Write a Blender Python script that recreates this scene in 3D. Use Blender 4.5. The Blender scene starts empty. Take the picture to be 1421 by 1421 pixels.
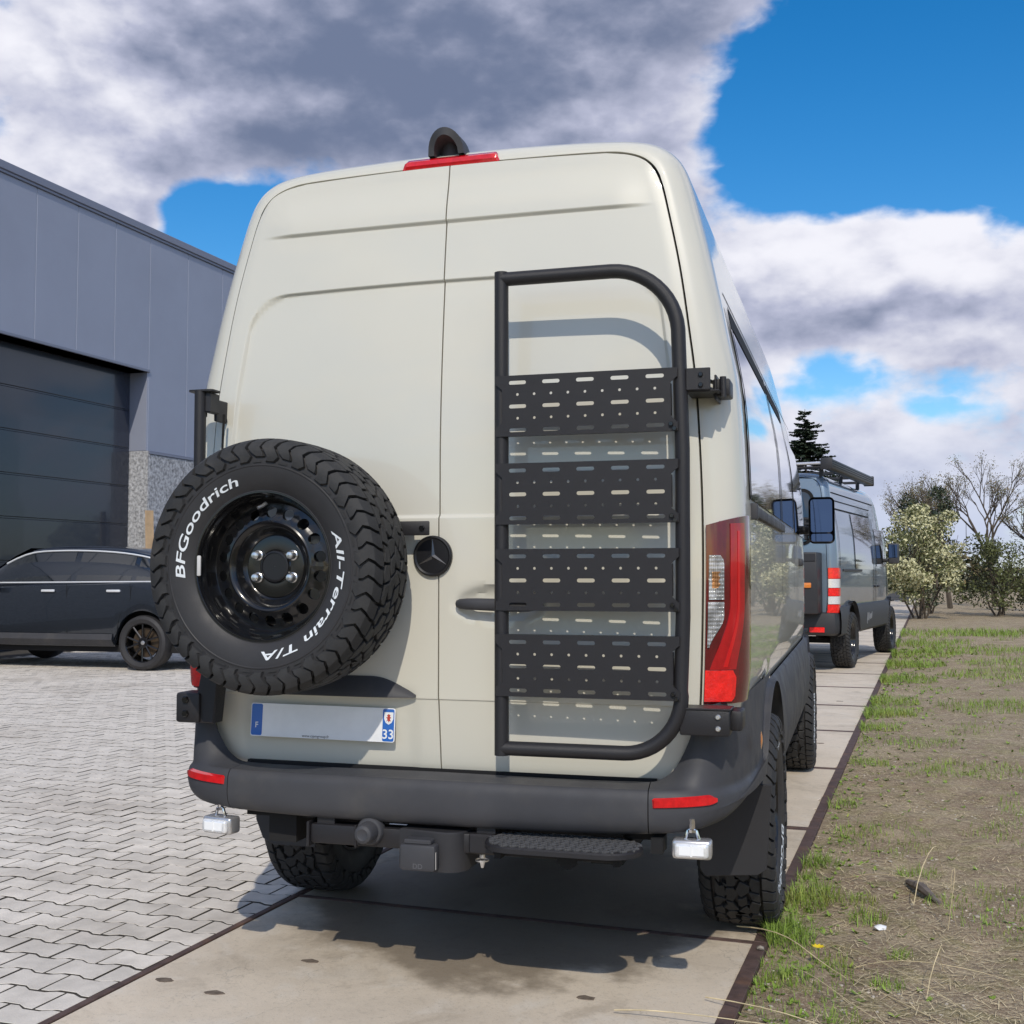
import bpy, bmesh, math, random
from math import sin, cos, pi, radians, sqrt, atan2, exp
from mathutils import Vector, Matrix
random.seed(11)
SC = bpy.context.scene
COL = SC.collection

# ------------------------------------------------------------------ camera
CAM_P = Vector((1.3003, -3.5654, 1.3266))
YAW, PITCH, ROLL, FPX = -0.28708, 0.05349, -0.00086, 1620.6
fw = Vector((sin(YAW)*cos(PITCH), cos(YAW)*cos(PITCH), sin(PITCH)))
r0 = Vector((cos(YAW), -sin(YAW), 0)); u0 = r0.cross(fw)
rr = cos(ROLL)*r0 + sin(ROLL)*u0; uu = -sin(ROLL)*r0 + cos(ROLL)*u0
cd = bpy.data.cameras.new('camera'); cam = bpy.data.objects.new('camera', cd); COL.objects.link(cam)
cd.sensor_fit = 'HORIZONTAL'; cd.sensor_width = 36.0; cd.lens = FPX/1421*36.0
cd.clip_start = 0.05; cd.clip_end = 4000
cam.matrix_world = Matrix(((rr.x, uu.x, -fw.x, CAM_P.x), (rr.y, uu.y, -fw.y, CAM_P.y), (rr.z, uu.z, -fw.z, CAM_P.z), (0, 0, 0, 1)))
SC.camera = cam

# ------------------------------------------------------------------ node helper
class NT:
    def __init__(s, nt): s.nt = nt; s.n = nt.nodes; s.l = nt.links
    def new(s, t, **k):
        n = s.n.new(t)
        for a, v in k.items(): setattr(n, a, v)
        return n
    def put(s, sock, v):
        if hasattr(v, 'is_output') or isinstance(v, bpy.types.NodeSocket): s.l.new(v, sock)
        else: sock.default_value = v
    def math(s, op, a, b=None, c=None, clamp=False):
        n = s.new('ShaderNodeMath', operation=op); n.use_clamp = clamp
        s.put(n.inputs[0], a)
        if b is not None: s.put(n.inputs[1], b)
        if c is not None: s.put(n.inputs[2], c)
        return n.outputs[0]
    def sstep(s, v, lo, hi, a=0.0, b=1.0):
        n = s.new('ShaderNodeMapRange', interpolation_type='SMOOTHSTEP')
        s.put(n.inputs['Value'], v); n.inputs['From Min'].default_value = lo; n.inputs['From Max'].default_value = hi
        n.inputs['To Min'].default_value = a; n.inputs['To Max'].default_value = b
        return n.outputs[0]
    def noise(s, vec, scale, detail=4, rough=.55, dist=0.0):
        n = s.new('ShaderNodeTexNoise'); n.inputs['Scale'].default_value = scale
        n.inputs['Detail'].default_value = detail; n.inputs['Roughness'].default_value = rough; n.inputs['Distortion'].default_value = dist
        if vec is not None: s.l.new(vec, n.inputs['Vector'])
        return n.outputs[0]
    def mix(s, f, a, b, blend='MIX'):
        n = s.new('ShaderNodeMix', data_type='RGBA', blend_type=blend)
        s.put(n.inputs[0], f); s.put(n.inputs[6], a); s.put(n.inputs[7], b)
        return n.outputs[2]
    def scale(s, vec, v):
        n = s.new('ShaderNodeVectorMath', operation='MULTIPLY'); s.l.new(vec, n.inputs[0]); n.inputs[1].default_value = v
        return n.outputs[0]
def c4(c): return (c[0], c[1], c[2], 1.0)
def srgb(r, g, b):
    f = lambda v: ((v/255+.055)/1.055)**2.4 if v > 10 else v/255/12.92
    return (f(r), f(g), f(b))

# ------------------------------------------------------------------ sky and sun
SUN_DIR = Vector((0.28, -1.0, 0.92)).normalized()          # towards the sun
SUN_EL = math.asin(SUN_DIR.z); SUN_AZ = atan2(SUN_DIR.x, SUN_DIR.y)
W = bpy.data.worlds.new('World'); SC.world = W; W.use_nodes = True
T = NT(W.node_tree); T.n.clear()
wo = T.new('ShaderNodeOutputWorld'); bg = T.new('ShaderNodeBackground'); T.l.new(bg.outputs[0], wo.inputs[0])
SKY_K = 0.10
bg.inputs[1].default_value = SKY_K*1.09
sky = T.new('ShaderNodeTexSky', sky_type='NISHITA'); sky.sun_disc = False
sky.sun_elevation = SUN_EL; sky.sun_rotation = SUN_AZ; sky.air_density = 1.0; sky.dust_density = 0.6; sky.ozone_density = 3.0
hs = T.new('ShaderNodeHueSaturation'); hs.inputs['Saturation'].default_value = 1.42; hs.inputs['Value'].default_value = 1.30
T.l.new(sky.outputs[0], hs.inputs['Color'])
tc = T.new('ShaderNodeTexCoord'); D = tc.outputs['Generated']
sx = T.new('ShaderNodeSeparateXYZ'); T.l.new(D, sx.inputs[0])
AZ = T.math('MULTIPLY', T.math('ARCTAN2', sx.outputs[0], sx.outputs[1]), 180/pi)
EL = T.math('MULTIPLY', T.math('ARCSINE', sx.outputs[2]), 180/pi)
cb = T.new('ShaderNodeCombineXYZ')                        # clouds flatten towards the horizon
T.l.new(sx.outputs[0], cb.inputs[0]); T.l.new(sx.outputs[1], cb.inputs[1]); T.l.new(T.math('MULTIPLY', sx.outputs[2], 1.7), cb.inputs[2])
def puff(vec, s_, det):                                    # rounded billows
    n = T.noise(vec, s_, det, .5); return T.math('SUBTRACT', 1.0, T.math('ABSOLUTE', T.math('MULTIPLY_ADD', n, 2.6, -1.3)))
def covn(vec):
    a = T.noise(vec, 3.3, 9, .56)
    return T.math('ADD', T.math('ADD', T.math('MULTIPLY', a, .66), T.math('MULTIPLY', puff(vec, 8.0, 4), .14)), T.math('MULTIPLY', puff(vec, 19.0, 5), .075))
up = T.new('ShaderNodeVectorMath', operation='ADD'); T.l.new(cb.outputs[0], up.inputs[0]); up.inputs[1].default_value = (.006, -.012, .034)
cv0, cv1 = covn(cb.outputs[0]), covn(up.outputs[0])
n3 = T.noise(cb.outputs[0], 5.2, 7, .55)
def blob(az, el, sa, se, amp):
    a = T.math('DIVIDE', T.math('SUBTRACT', AZ, az), sa); b = T.math('DIVIDE', T.math('SUBTRACT', EL, el), se)
    q = T.math('ADD', T.math('MULTIPLY', a, a), T.math('MULTIPLY', b, b))
    return T.math('MULTIPLY', T.math('EXPONENT', T.math('MULTIPLY', q, -1.0)), amp)
cov = T.math('ADD', cv0, .015)
for b in [(-20, 26, 11, 7.0, .34), (-34, 21, 4.5, 6, .22), (-31.2, 16.6, 3.0, 2.0, -.30), (-36.5, 27.5, 2.2, 1.6, -.25),
          (-1.2, 20.5, 4.6, 4.3, -.46), (5, 20, 5, 5, -.30), (-6.0, 29, 5, 2.5, .15), (-3.0, 13.8, 6.5, 3.2, .25), (3, 13.8, 6, 3.6, .20),
          (-.6, 9.3, 2.6, 1.3, -.135), (4.5, 7.5, 5.0, 1.4, -.07), (-3, 5.0, 14, 3.6, .185), (-35.5, 16.2, 3.2, 2.0, .16), (-9.5, 17.5, 2.0, 1.5, .10)]:
    cov = T.math('ADD', cov, blob(*b))
cov = T.math('ADD', cov, .06)
mask = T.sstep(cov, .545, .645)
bri = T.math('MULTIPLY', T.math('SUBTRACT', cv0, cv1), 3.0)
bri = T.math('ADD', bri, T.math('MULTIPLY_ADD', n3, 1.0, .27))
for b in [(-22.5, 24.6, 10.0, 5.0, -.50), (-20, 22.5, 9, 2.5, -.10), (-9, 27, 7, 6, -.30), (-18, 33, 12, 4, -.15), (-36, 20, 3.6, 5, .20), (-27, 15.3, 5, 2.6, .16), (-3, 15.4, 6, 1.8, .36), (4, 15.4, 5, 2.4, .28), (-2, 10.8, 8, 1.8, .10), (-3, 8.0, 8, 1.8, .20), (1, 4.5, 9, 2.2, .06)]:
    bri = T.math('ADD', bri, blob(*b))
edge = T.sstep(cov, .56, .74, .22, 0.0)                   # thin rims of the clouds are brighter
bri = T.sstep(T.math('ADD', bri, edge), .10, 1.30)
ramp = T.new('ShaderNodeValToRGB'); T.l.new(bri, ramp.inputs[0])
er = ramp.color_ramp.elements
er[0].position = 0; er[0].color = c4([v/SKY_K for v in srgb(108, 120, 148)]); er[1].position = 1; er[1].color = c4([v/SKY_K for v in srgb(236, 236, 244)])
e = er.new(.5); e.color = c4([v/SKY_K for v in srgb(178, 182, 204)])
hz = T.sstep(EL, 0.0, 9.0)
cl = T.mix(hz, c4([v/SKY_K for v in srgb(190, 200, 224)]), ramp.outputs[0])
mask = T.math('MULTIPLY', mask, T.sstep(EL, -1.0, 1.5))
T.l.new(T.mix(mask, hs.outputs[0], cl), bg.inputs[0])

sd = bpy.data.lights.new('sun', 'SUN'); sd.energy = 2.5; sd.angle = radians(.55); sd.color = (1.0, .925, .80)
sun = bpy.data.objects.new('sun', sd); COL.objects.link(sun)
sun.rotation_euler = (-SUN_DIR).to_track_quat('-Z', 'Y').to_euler()
SC.render.engine = 'CYCLES'
SC.cycles.use_denoising = True
SC.cycles.max_bounces = 8
SC.view_settings.view_transform = 'Standard'; SC.view_settings.look = 'None'
SC.view_settings.exposure = 0.0; SC.view_settings.gamma = 1.0; SC.view_settings.use_curve_mapping = False

# ------------------------------------------------------------------ materials
MATS = {}
def mat(name, col, rough=.5, metal=0.0, coat=0.0, var=0.0, vscale=6.0, bump=0.0, bscale=60.0, spec=.5, rnd=0.0, col2=None, c2scale=3.0, c2=(.5, .7), trans=0.0, ior=1.45, rvar=0.0, crough=.03, world=False):
    m = bpy.data.materials.new(name); m.use_nodes = True; MATS[name] = m
    t = NT(m.node_tree); p = m.node_tree.nodes['Principled BSDF']
    tcn = t.new('ShaderNodeTexCoord'); V = tcn.outputs['Object'] if not world else t.new('ShaderNodeNewGeometry').outputs['Position']
    C = None
    if var or col2 or rnd:
        C = t.mix(0.0, c4(col), c4(col))
        if col2: C = t.mix(t.sstep(t.noise(V, c2scale, 6, .6), c2[0], c2[1]), c4(col), c4(col2))
        if var:
            f = t.sstep(t.noise(V, vscale, 5, .6), .25, .75, 1-var, 1+var)
            g = t.new('ShaderNodeCombineColor'); [t.l.new(f, g.inputs[i]) for i in range(3)]
            C = t.mix(1.0, C, g.outputs[0], 'MULTIPLY')
        if rnd:
            oi = t.new('ShaderNodeObjectInfo')
            f = t.math('MULTIPLY_ADD', oi.outputs['Random'], 2*rnd, 1-rnd)
            g = t.new('ShaderNodeCombineColor'); [t.l.new(f, g.inputs[i]) for i in range(3)]
            C = t.mix(1.0, C, g.outputs[0], 'MULTIPLY')
        t.l.new(C, p.inputs['Base Color'])
    else: p.inputs['Base Color'].default_value = c4(col)
    p.inputs['Roughness'].default_value = rough; p.inputs['Metallic'].default_value = metal
    if rvar: t.l.new(t.sstep(t.noise(V, vscale*1.7, 4, .6), .3, .7, rough-rvar, rough+rvar), p.inputs['Roughness'])
    p.inputs['Coat Weight'].default_value = coat; p.inputs['Coat Roughness'].default_value = crough
    p.inputs['Specular IOR Level'].default_value = spec; p.inputs['IOR'].default_value = ior
    p.inputs['Transmission Weight'].default_value = trans
    if bump:
        b = t.new('ShaderNodeBump'); b.inputs['Strength'].default_value = bump; b.inputs['Distance'].default_value = .01
        t.l.new(t.noise(V, bscale, 5, .65), b.inputs['Height']); t.l.new(b.outputs[0], p.inputs['Normal'])
    return m
PAINT = mat('beige_paint', (.665, .645, .56), .40, 0, .8, .015, 1.5, bump=.035, bscale=2.2, crough=.015)
PLASTIC = mat('dark_plastic', (.055, .056, .063), .55, 0, 0, .10, 5, .12, 700, spec=.4, col2=(.092, .087, .083), c2scale=3.2, c2=(.50, .82), rvar=.08)
POWDER = mat('black_powder_coat', (.021, .020, .0225), .42, 0, 0, .05, 20, .22, 900, spec=.5)
RUBBER = mat('tyre_rubber', (.034, .034, .035), .66, 0, 0, .14, 14, .2, 160, spec=.42, col2=(.058, .054, .050), c2scale=7, c2=(.52, .8))
SIDEWALL = mat('tyre_sidewall', (.034, .033, .035), .52, 0, 0, .10, 10, .08, 300, spec=.45, rvar=.06)
LETTER = mat('white_letter_rubber', (.76, .80, .83), .55, 0, 0, .08, 60)
GLOSSBLACK = mat('gloss_black_steel', (.007, .007, .008), .22, 0, .55, spec=.4, crough=.09)
STEPRUB = mat('step_rubber', (.085, .085, .088), .5)
CAPBLACK = mat('matt_black_cap', (.014, .014, .016), .35)
SILVER = mat('bright_metal', (.78, .78, .78), .28, .9)
CHROME = mat('polished_metal', (.8, .8, .82), .12, 1.0)
SEAL = mat('black_rubber_seal', (.006, .006, .006), .8)
UNDER = mat('dark_underbody', (.012, .012, .013), .85)
REDLENS = mat('red_lens', (.40, .006, .010), .10, 0, 1.0, .25, 9, spec=.6)
REDDARK = mat('dark_red_lens', (.115, .004, .007), .10, 0, 1.0, .3, 12, spec=.6)
REDBRIGHT = mat('bright_red_lens', (.90, .014, .010), .16, 0, 1.0, .22, 40, .25, 150)  # brightened red stands in for sunlight caught by reflectors inside the lens
REDGUIDE = mat('red_light_guide', (.62, .010, .012), .14, 0, 1.0)
CLEARLENS = mat('clear_lens', (.62, .63, .63), .08, .35, 1.0, .55, 30, .3, 90, spec=.7)
def ribbed(name, col):
    m = mat(name, col, .10, .25, 1.0, spec=.7); t = NT(m.node_tree); p = m.node_tree.nodes['Principled BSDF']
    V = t.new('ShaderNodeTexCoord').outputs['Object']; s_ = t.new('ShaderNodeSeparateXYZ'); t.l.new(V, s_.inputs[0])
    w = t.math('SINE', t.math('MULTIPLY', t.math('ADD', s_.outputs[0], s_.outputs[1]), 900)); v = t.math('SINE', t.math('MULTIPLY', s_.outputs[2], 520))
    h = t.math('ADD', t.math('MULTIPLY', w, .7), t.math('MULTIPLY', v, .5)); n = t.noise(V, 22, 4, .6)
    b = t.new('ShaderNodeBump'); b.inputs['Strength'].default_value = .55; b.inputs['Distance'].default_value = .004; t.l.new(h, b.inputs['Height']); t.l.new(b.outputs[0], p.inputs['Normal'])
    C = t.mix(t.sstep(n, .38, .62), c4([c*.45 for c in col]), c4([min(1, c*1.2) for c in col])); C = t.mix(t.sstep(w, -.2, .9, 0, .35), C, c4([c*.4 for c in col])); t.l.new(C, p.inputs['Base Color'])
    return m
RIBCLEAR = ribbed('ribbed_clear_lens', (.66, .66, .66)); RIBAMBER = ribbed('ribbed_amber_lens', (.80, .36, .12))
AMBER = mat('amber_lens', (.72, .22, .03), .15, 0, 1.0)
GLASS = mat('tinted_glass', (.012, .015, .018), .03, 0, 1.0, spec=1.0)
MIRROR = mat('mirror_glass', (.10, .15, .24), .02, 1.0)  # dark blue tint painted in for the sky it would reflect
REFLECTOR = mat('red_reflector', (.66, .010, .014), .16, 0, 1.0, .2, 40)
LAMPGLASS = mat('lamp_glass', (.86, .87, .88), .08, .25, 1.0, .10, 80)
LAMPBODY = mat('lamp_housing', (.60, .60, .61), .25, .7)
PLATEWHITE = mat('plate_white', (.86, .87, .89), .30, 0, .4, .04, 12)
PLATEBLUE = mat('plate_blue', (.012, .13, .52), .32, 0, .4)
WHITE = mat('white_print', (.82, .84, .86), .5)
GREYPRINT = mat('grey_print', (.10, .10, .11), .5)
REDPRINT = mat('red_print', (.48, .05, .03), .5)
BLUEVAN = mat('blue_grey_paint', (.195, .262, .335), .32, .35, 1.0, .03, 2)
VANBLACK = mat('matt_black_panel', (.030, .030, .034), .5, 0, 0, .08, 6)
SUVPAINT = mat('dark_blue_grey_paint', (.030, .038, .052), .25, .5, 1.0)
SUVRIM = mat('black_alloy', (.02, .02, .022), .22, .7, .6)
TAN = mat('brake_disc_tan', (.10, .072, .048), .45, .5)
ALU = mat('dark_aluminium', (.065, .063, .062), .42, .7)

def concrete():
    m = bpy.data.materials.new('concrete_slab'); m.use_nodes = True; t = NT(m.node_tree); p = m.node_tree.nodes['Principled BSDF']
    V = t.new('ShaderNodeTexCoord').outputs['Object']
    a = t.noise(V, 1.3, 6, .65, .3); b = t.noise(V, 30, 6, .75); c = t.noise(V, 95, 4, .75); d = t.noise(V, 5.0, 6, .62, .5)
    C = t.mix(t.sstep(a, .35, .68), c4((.72, .62, .49)), c4((.59, .505, .395)))
    e_ = t.noise(V, 3.1, 7, .68, .8); C = t.mix(t.sstep(e_, .52, .70, 0, .55), C, c4((.40, .33, .245)))
    C = t.mix(t.sstep(d, .50, .72, 0, .55), C, c4((.73, .67, .58)))
    C = t.mix(t.sstep(b, .50, .74, 0, .42), C, c4((.36, .31, .24)))
    C = t.mix(t.sstep(c, .56, .72, 0, .65), C, c4((.30, .26, .20)))
    C = t.mix(t.sstep(c, .44, .32, 0, .6), C, c4((.62, .58, .50)))
    vo = t.new('ShaderNodeTexVoronoi', feature='DISTANCE_TO_EDGE'); vo.inputs['Scale'].default_value = .75      # hairline cracks
    wv = t.new('ShaderNodeVectorMath', operation='ADD'); t.l.new(V, wv.inputs[0])
    nz = t.new('ShaderNodeTexNoise'); nz.inputs['Scale'].default_value = 3.0; nz.inputs['Detail'].default_value = 6; t.l.new(V, nz.inputs['Vector']); t.l.new(nz.outputs['Color'], wv.inputs[1]); t.l.new(wv.outputs[0], vo.inputs['Vector'])
    ck = t.math('MULTIPLY', t.sstep(vo.outputs['Distance'], .0035, .0, 0, .35), t.sstep(a, .40, .55))
    C = t.mix(ck, C, c4((.16, .14, .115)))
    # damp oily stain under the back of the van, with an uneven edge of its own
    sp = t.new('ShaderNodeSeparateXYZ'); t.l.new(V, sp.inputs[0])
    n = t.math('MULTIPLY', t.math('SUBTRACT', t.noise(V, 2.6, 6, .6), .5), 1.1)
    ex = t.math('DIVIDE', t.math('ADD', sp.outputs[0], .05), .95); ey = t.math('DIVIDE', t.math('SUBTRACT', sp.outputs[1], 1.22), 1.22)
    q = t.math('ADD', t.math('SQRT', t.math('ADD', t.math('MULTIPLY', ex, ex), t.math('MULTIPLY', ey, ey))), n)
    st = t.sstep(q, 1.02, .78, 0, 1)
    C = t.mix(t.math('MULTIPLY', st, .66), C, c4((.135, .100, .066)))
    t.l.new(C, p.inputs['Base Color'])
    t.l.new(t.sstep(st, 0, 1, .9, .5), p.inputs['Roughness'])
    bm_ = t.new('ShaderNodeBump'); bm_.inputs['Strength'].default_value = .35; bm_.inputs['Distance'].default_value = .006
    t.l.new(t.math('ADD', t.math('MULTIPLY', b, .6), t.math('MULTIPLY', c, .5)), bm_.inputs['Height']); t.l.new(bm_.outputs[0], p.inputs['Normal'])
    return m
CONCRETE = concrete()
PAVER = mat('grey_concrete_paver', (.73, .675, .60), .9, 0, 0, .15, 7, .25, 160, rnd=.10, col2=(.59, .535, .465), c2scale=.75, c2=(.46, .72), world=True)
SANDJOINT = mat('dark_joint_sand', (.062, .055, .046), .95, 0, 0, .3, 30, .4, 120)
RUST = mat('rusty_steel', (.110, .072, .063), .75, .15, 0, .30, 14, .3, 90, col2=(.155, .085, .055), c2scale=9, c2=(.5, .75))
def dirt():
    m = bpy.data.materials.new('verge_dirt'); m.use_nodes = True; t = NT(m.node_tree); p = m.node_tree.nodes['Principled BSDF']
    V = t.new('ShaderNodeTexCoord').outputs['Object']
    a = t.noise(V, 2.2, 7, .65, .4); b = t.noise(V, 26, 6, .7, .3); c = t.noise(V, 120, 4, .7); d = t.noise(V, 6.5, 6, .65, .6)
    C = t.mix(t.sstep(a, .38, .64), c4((.30, .215, .140)), c4((.43, .335, .22)))
    C = t.mix(t.sstep(d, .48, .62, 0, .5), C, c4((.27, .25, .085)))
    g = t.noise(V, 62, 5, .75, .8); C = t.mix(t.sstep(g, .53, .60, 0, .8), C, c4((.62, .52, .33))); C = t.mix(t.sstep(g, .44, .37, 0, .75), C, c4((.13, .095, .06)))
    C = t.mix(t.sstep(b, .50, .68, 0, .6), C, c4((.13, .095, .06)))
    C = t.mix(t.sstep(c, .57, .68, 0, .8), C, c4((.68, .60, .46)))
    C = t.mix(t.sstep(c, .42, .34, 0, .6), C, c4((.07, .052, .035)))
    t.l.new(C, p.inputs['Base Color']); p.inputs['Roughness'].default_value = .95
    bm_ = t.new('ShaderNodeBump'); bm_.inputs['Strength'].default_value = .8; bm_.inputs['Distance'].default_value = .02
    t.l.new(t.math('ADD', b, t.math('MULTIPLY', c, .6)), bm_.inputs['Height']); t.l.new(bm_.outputs[0], p.inputs['Normal'])
    return m
DIRT = dirt()
FIELD = mat('rough_grass_land', (.135, .125, .052), .95, 0, 0, .35, .8, .4, 4, col2=(.19, .16, .09), c2scale=.15)
GRASS = mat('green_grass', (.20, .30, .045), .6, 0, 0, .3, 9, col2=(.30, .32, .075), c2scale=4)
STRAW = mat('dry_straw', (.66, .55, .34), .7, 0, 0, .3, 12)
PEBBLE = mat('pebble', (.46, .41, .34), .85, 0, 0, .35, 30)
TWIG = mat('dark_twig', (.075, .055, .04), .9, 0, 0, .3, 20)
PANELM = mat('grey_wall_panel', (.31, .337, .425), .45, .15, 0, .04, .7, .03, 3)
FLASH = mat('roof_flashing', (.22, .235, .30), .42, .3)
JOINTM = mat('pale_panel_joint', (.42, .45, .52), .5)
PEBBLEDASH = mat('exposed_aggregate', (.38, .385, .40), .9, 0, 0, .55, 16, .7, 30)
DOORDARK = mat('dark_door_leaf', (.028, .035, .055), .25, .2, .5)
WOOD = mat('raw_timber', (.55, .38, .22), .75, 0, 0, .15, 4)
BARK = mat('tree_bark', (.085, .068, .052), .9, 0, 0, .3, 8, .5, 25)
NEEDLE = mat('fir_needles', (.040, .062, .040), .7, 0, 0, .4, 3)
NEEDLE2 = mat('fir_needles_pale', (.075, .098, .062), .7, 0, 0, .4, 3)
BLOSSOM = mat('cream_blossom', (.62, .60, .36), .7, 0, 0, .25, 4)
LEAFG = mat('shrub_leaf', (.115, .130, .045), .65, 0, 0, .35, 3)
LEAFD = mat('dark_shrub_leaf', (.050, .058, .026), .7, 0, 0, .35, 3)
BUD = mat('budding_twigs', (.21, .165, .085), .8, 0, 0, .35, 2)

# ------------------------------------------------------------------ mesh helpers
class MB:
    def __init__(s): s.v = []; s.f = []; s.m = []
    def add(s, vs, fs, mi=0, M=None):
        o = len(s.v)
        s.v += [tuple(M @ Vector(p)) for p in vs] if M is not None else [tuple(p) for p in vs]
        s.f += [tuple(i+o for i in f) for f in fs]; s.m += [mi]*len(fs)
        return s
    def box(s, x0, x1, y0, y1, z0, z1, mi=0, M=None):
        vs = [(x, y, z) for z in (z0, z1) for y in (y0, y1) for x in (x0, x1)]
        return s.add(vs, [(0, 2, 3, 1), (4, 5, 7, 6), (0, 1, 5, 4), (2, 6, 7, 3), (0, 4, 6, 2), (1, 3, 7, 5)], mi, M)
    def rbox(s, x0, x1, y0, y1, z0, z1, b=.005, seg=2, mi=0, M=None):
        bm = bmesh.new(); bmesh.ops.create_cube(bm, size=1.0)
        for v in bm.verts: v.co = Vector(((x0+x1)/2+v.co.x*(x1-x0), (y0+y1)/2+v.co.y*(y1-y0), (z0+z1)/2+v.co.z*(z1-z0)))
        bmesh.ops.bevel(bm, geom=list(bm.edges), offset=b, segments=seg, affect='EDGES', profile=.5)
        s.add([v.co for v in bm.verts], [tuple(v.index for v in f.verts) for f in bm.faces], mi, M); bm.free()
        return s
    def grid(s, P, mi=0, closeu=False, closev=False, M=None, flip=False):
        nu, nv = len(P), len(P[0]); vs = [p for row in P for p in row]; fs = []
        for i in range(nu if closeu else nu-1):
            for j in range(nv if closev else nv-1):
                a, b, c, d = i*nv+j, ((i+1) % nu)*nv+j, ((i+1) % nu)*nv+(j+1) % nv, i*nv+(j+1) % nv
                fs.append((a, d, c, b) if flip else (a, b, c, d))
        return s.add(vs, fs, mi, M)
    def tube(s, path, r, n=12, caps=True, mi=0, M=None):
        path = [Vector(p) for p in path]; rs = r if isinstance(r, (list, tuple)) else [r]*len(path)
        rings = []; prev = None
        for i, p in enumerate(path):
            t = (path[min(i+1, len(path)-1)]-path[max(i-1, 0)]).normalized()
            if prev is None:
                a = Vector((0, 0, 1)) if abs(t.z) < .9 else Vector((1, 0, 0)); nx = t.cross(a).normalized()
            else: nx = (prev - t*prev.dot(t)).normalized()
            prev = nx; ny = t.cross(nx)
            rings.append([p + (nx*cos(2*pi*k/n)+ny*sin(2*pi*k/n))*rs[i] for k in range(n)])
        s.grid(rings, mi, closev=True, M=M, flip=True)
        if caps:
            s.add(rings[0], [tuple(range(n))], mi, M); s.add(rings[-1], [tuple(range(n-1, -1, -1))], mi, M)
        return s
    def lathe(s, prof, n=48, mi=0, M=None, flip=False):     # prof (a, r) about local X
        return s.grid([[(a, r*cos(2*pi*k/n), r*sin(2*pi*k/n)) for k in range(n)] for a, r in prof], mi, closev=True, M=M, flip=flip)
    def prism(s, poly, z0, z1, mi=0, M=None, inset=0.0):
        n = len(poly); cx = sum(p[0] for p in poly)/n; cy = sum(p[1] for p in poly)/n
        if inset:
            q = inset_poly(poly, inset)
            vs = [(x, y, z0) for x, y in poly]+[(x, y, z1-inset) for x, y in poly]+[(x, y, z1) for x, y in q]
            fs = [(i, (i+1) % n, n+(i+1) % n, n+i) for i in range(n)]+[(n+i, n+(i+1) % n, 2*n+(i+1) % n, 2*n+i) for i in range(n)]+[tuple(range(2*n, 3*n))]
        else:
            vs = [(x, y, z0) for x, y in poly]+[(x, y, z1) for x, y in poly]
            fs = [(i, (i+1) % n, n+(i+1) % n, n+i) for i in range(n)]+[tuple(range(n, 2*n)), tuple(range(n-1, -1, -1))]
        return s.add(vs, fs, mi, M)
    def mesh(s, name, mats, smooth=35):
        me = bpy.data.meshes.new(name); me.from_pydata(s.v, [], s.f)
        for m in (mats if isinstance(mats, (list, tuple)) else [mats]): me.materials.append(m)
        if isinstance(mats, (list, tuple)) and len(mats) > 1: me.polygons.foreach_set('material_index', s.m)
        if smooth:
            me.polygons.foreach_set('use_smooth', [True]*len(me.polygons)); me.set_sharp_from_angle(angle=radians(smooth))
        me.update(); return me
    def build(s, name, mats, parent=None, smooth=35, loc=None, label=None, kind=None):
        o = bpy.data.objects.new(name, s.mesh(name, mats, smooth)); COL.objects.link(o)
        if parent is not None: o.parent = parent
        if loc is not None: o.location = loc
        if label: o['label'] = label
        if kind: o['kind'] = kind
        return o
def inset_poly(poly, d):
    n = len(poly); out = []
    for i in range(n):
        p0, p1, p2 = Vector(poly[i-1]), Vector(poly[i]), Vector(poly[(i+1) % n])
        a = (p1-p0); b = (p2-p1)
        if a.length < 1e-9 or b.length < 1e-9: out.append(tuple(p1)); continue
        na = Vector((-a.y, a.x)).normalized(); nb = Vector((-b.y, b.x)).normalized(); m = na+nb
        k = m.dot(na); m = m/max(k, .35)
        out.append((p1.x+m.x*d, p1.y+m.y*d))
    return out
def thing(name, label, cat, loc=(0, 0, 0), rz=0.0, group=None):
    o = bpy.data.objects.new(name, None); COL.objects.link(o); o.empty_display_size = .2
    o.location = loc; o.rotation_euler = (0, 0, rz); o['label'] = label; o['category'] = cat
    if group: o['group'] = group
    return o
def tag(o, label, cat, group=None, kind=None):
    o['label'] = label; o['category'] = cat
    if group: o['group'] = group
    if kind: o['kind'] = kind
    return o
def part(name, parent, label=None, loc=(0, 0, 0), rz=0.0):    # an Empty that groups sub-parts
    o = bpy.data.objects.new(name, None); COL.objects.link(o); o.parent = parent; o.location = loc; o.rotation_euler = (0, 0, rz); o.empty_display_size = .1
    if label: o['label'] = label
    return o
def link_copy(o, parent, loc=None, rot=None):
    c = o.copy(); COL.objects.link(c); c.parent = parent
    if loc is not None: c.location = loc
    if rot is not None: c.rotation_euler = rot
    return c
def copy_tree(o, parent=None):
    c = o.copy(); COL.objects.link(c); c.parent = parent
    for ch in [k for k in SC.objects if k.parent == o]: copy_tree(ch, c)
    return c
def lerp(a, b, t): return a+(b-a)*t
def sm(x, a, b):
    t = min(1, max(0, (x-a)/(b-a))); return t*t*(3-2*t)
def interp(x, xs, ys):
    if x <= xs[0]: return ys[0]
    for i in range(len(xs)-1):
        if x <= xs[i+1]: return ys[i]+(ys[i+1]-ys[i])*(x-xs[i])/(xs[i+1]-xs[i])
    return ys[-1]
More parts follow.
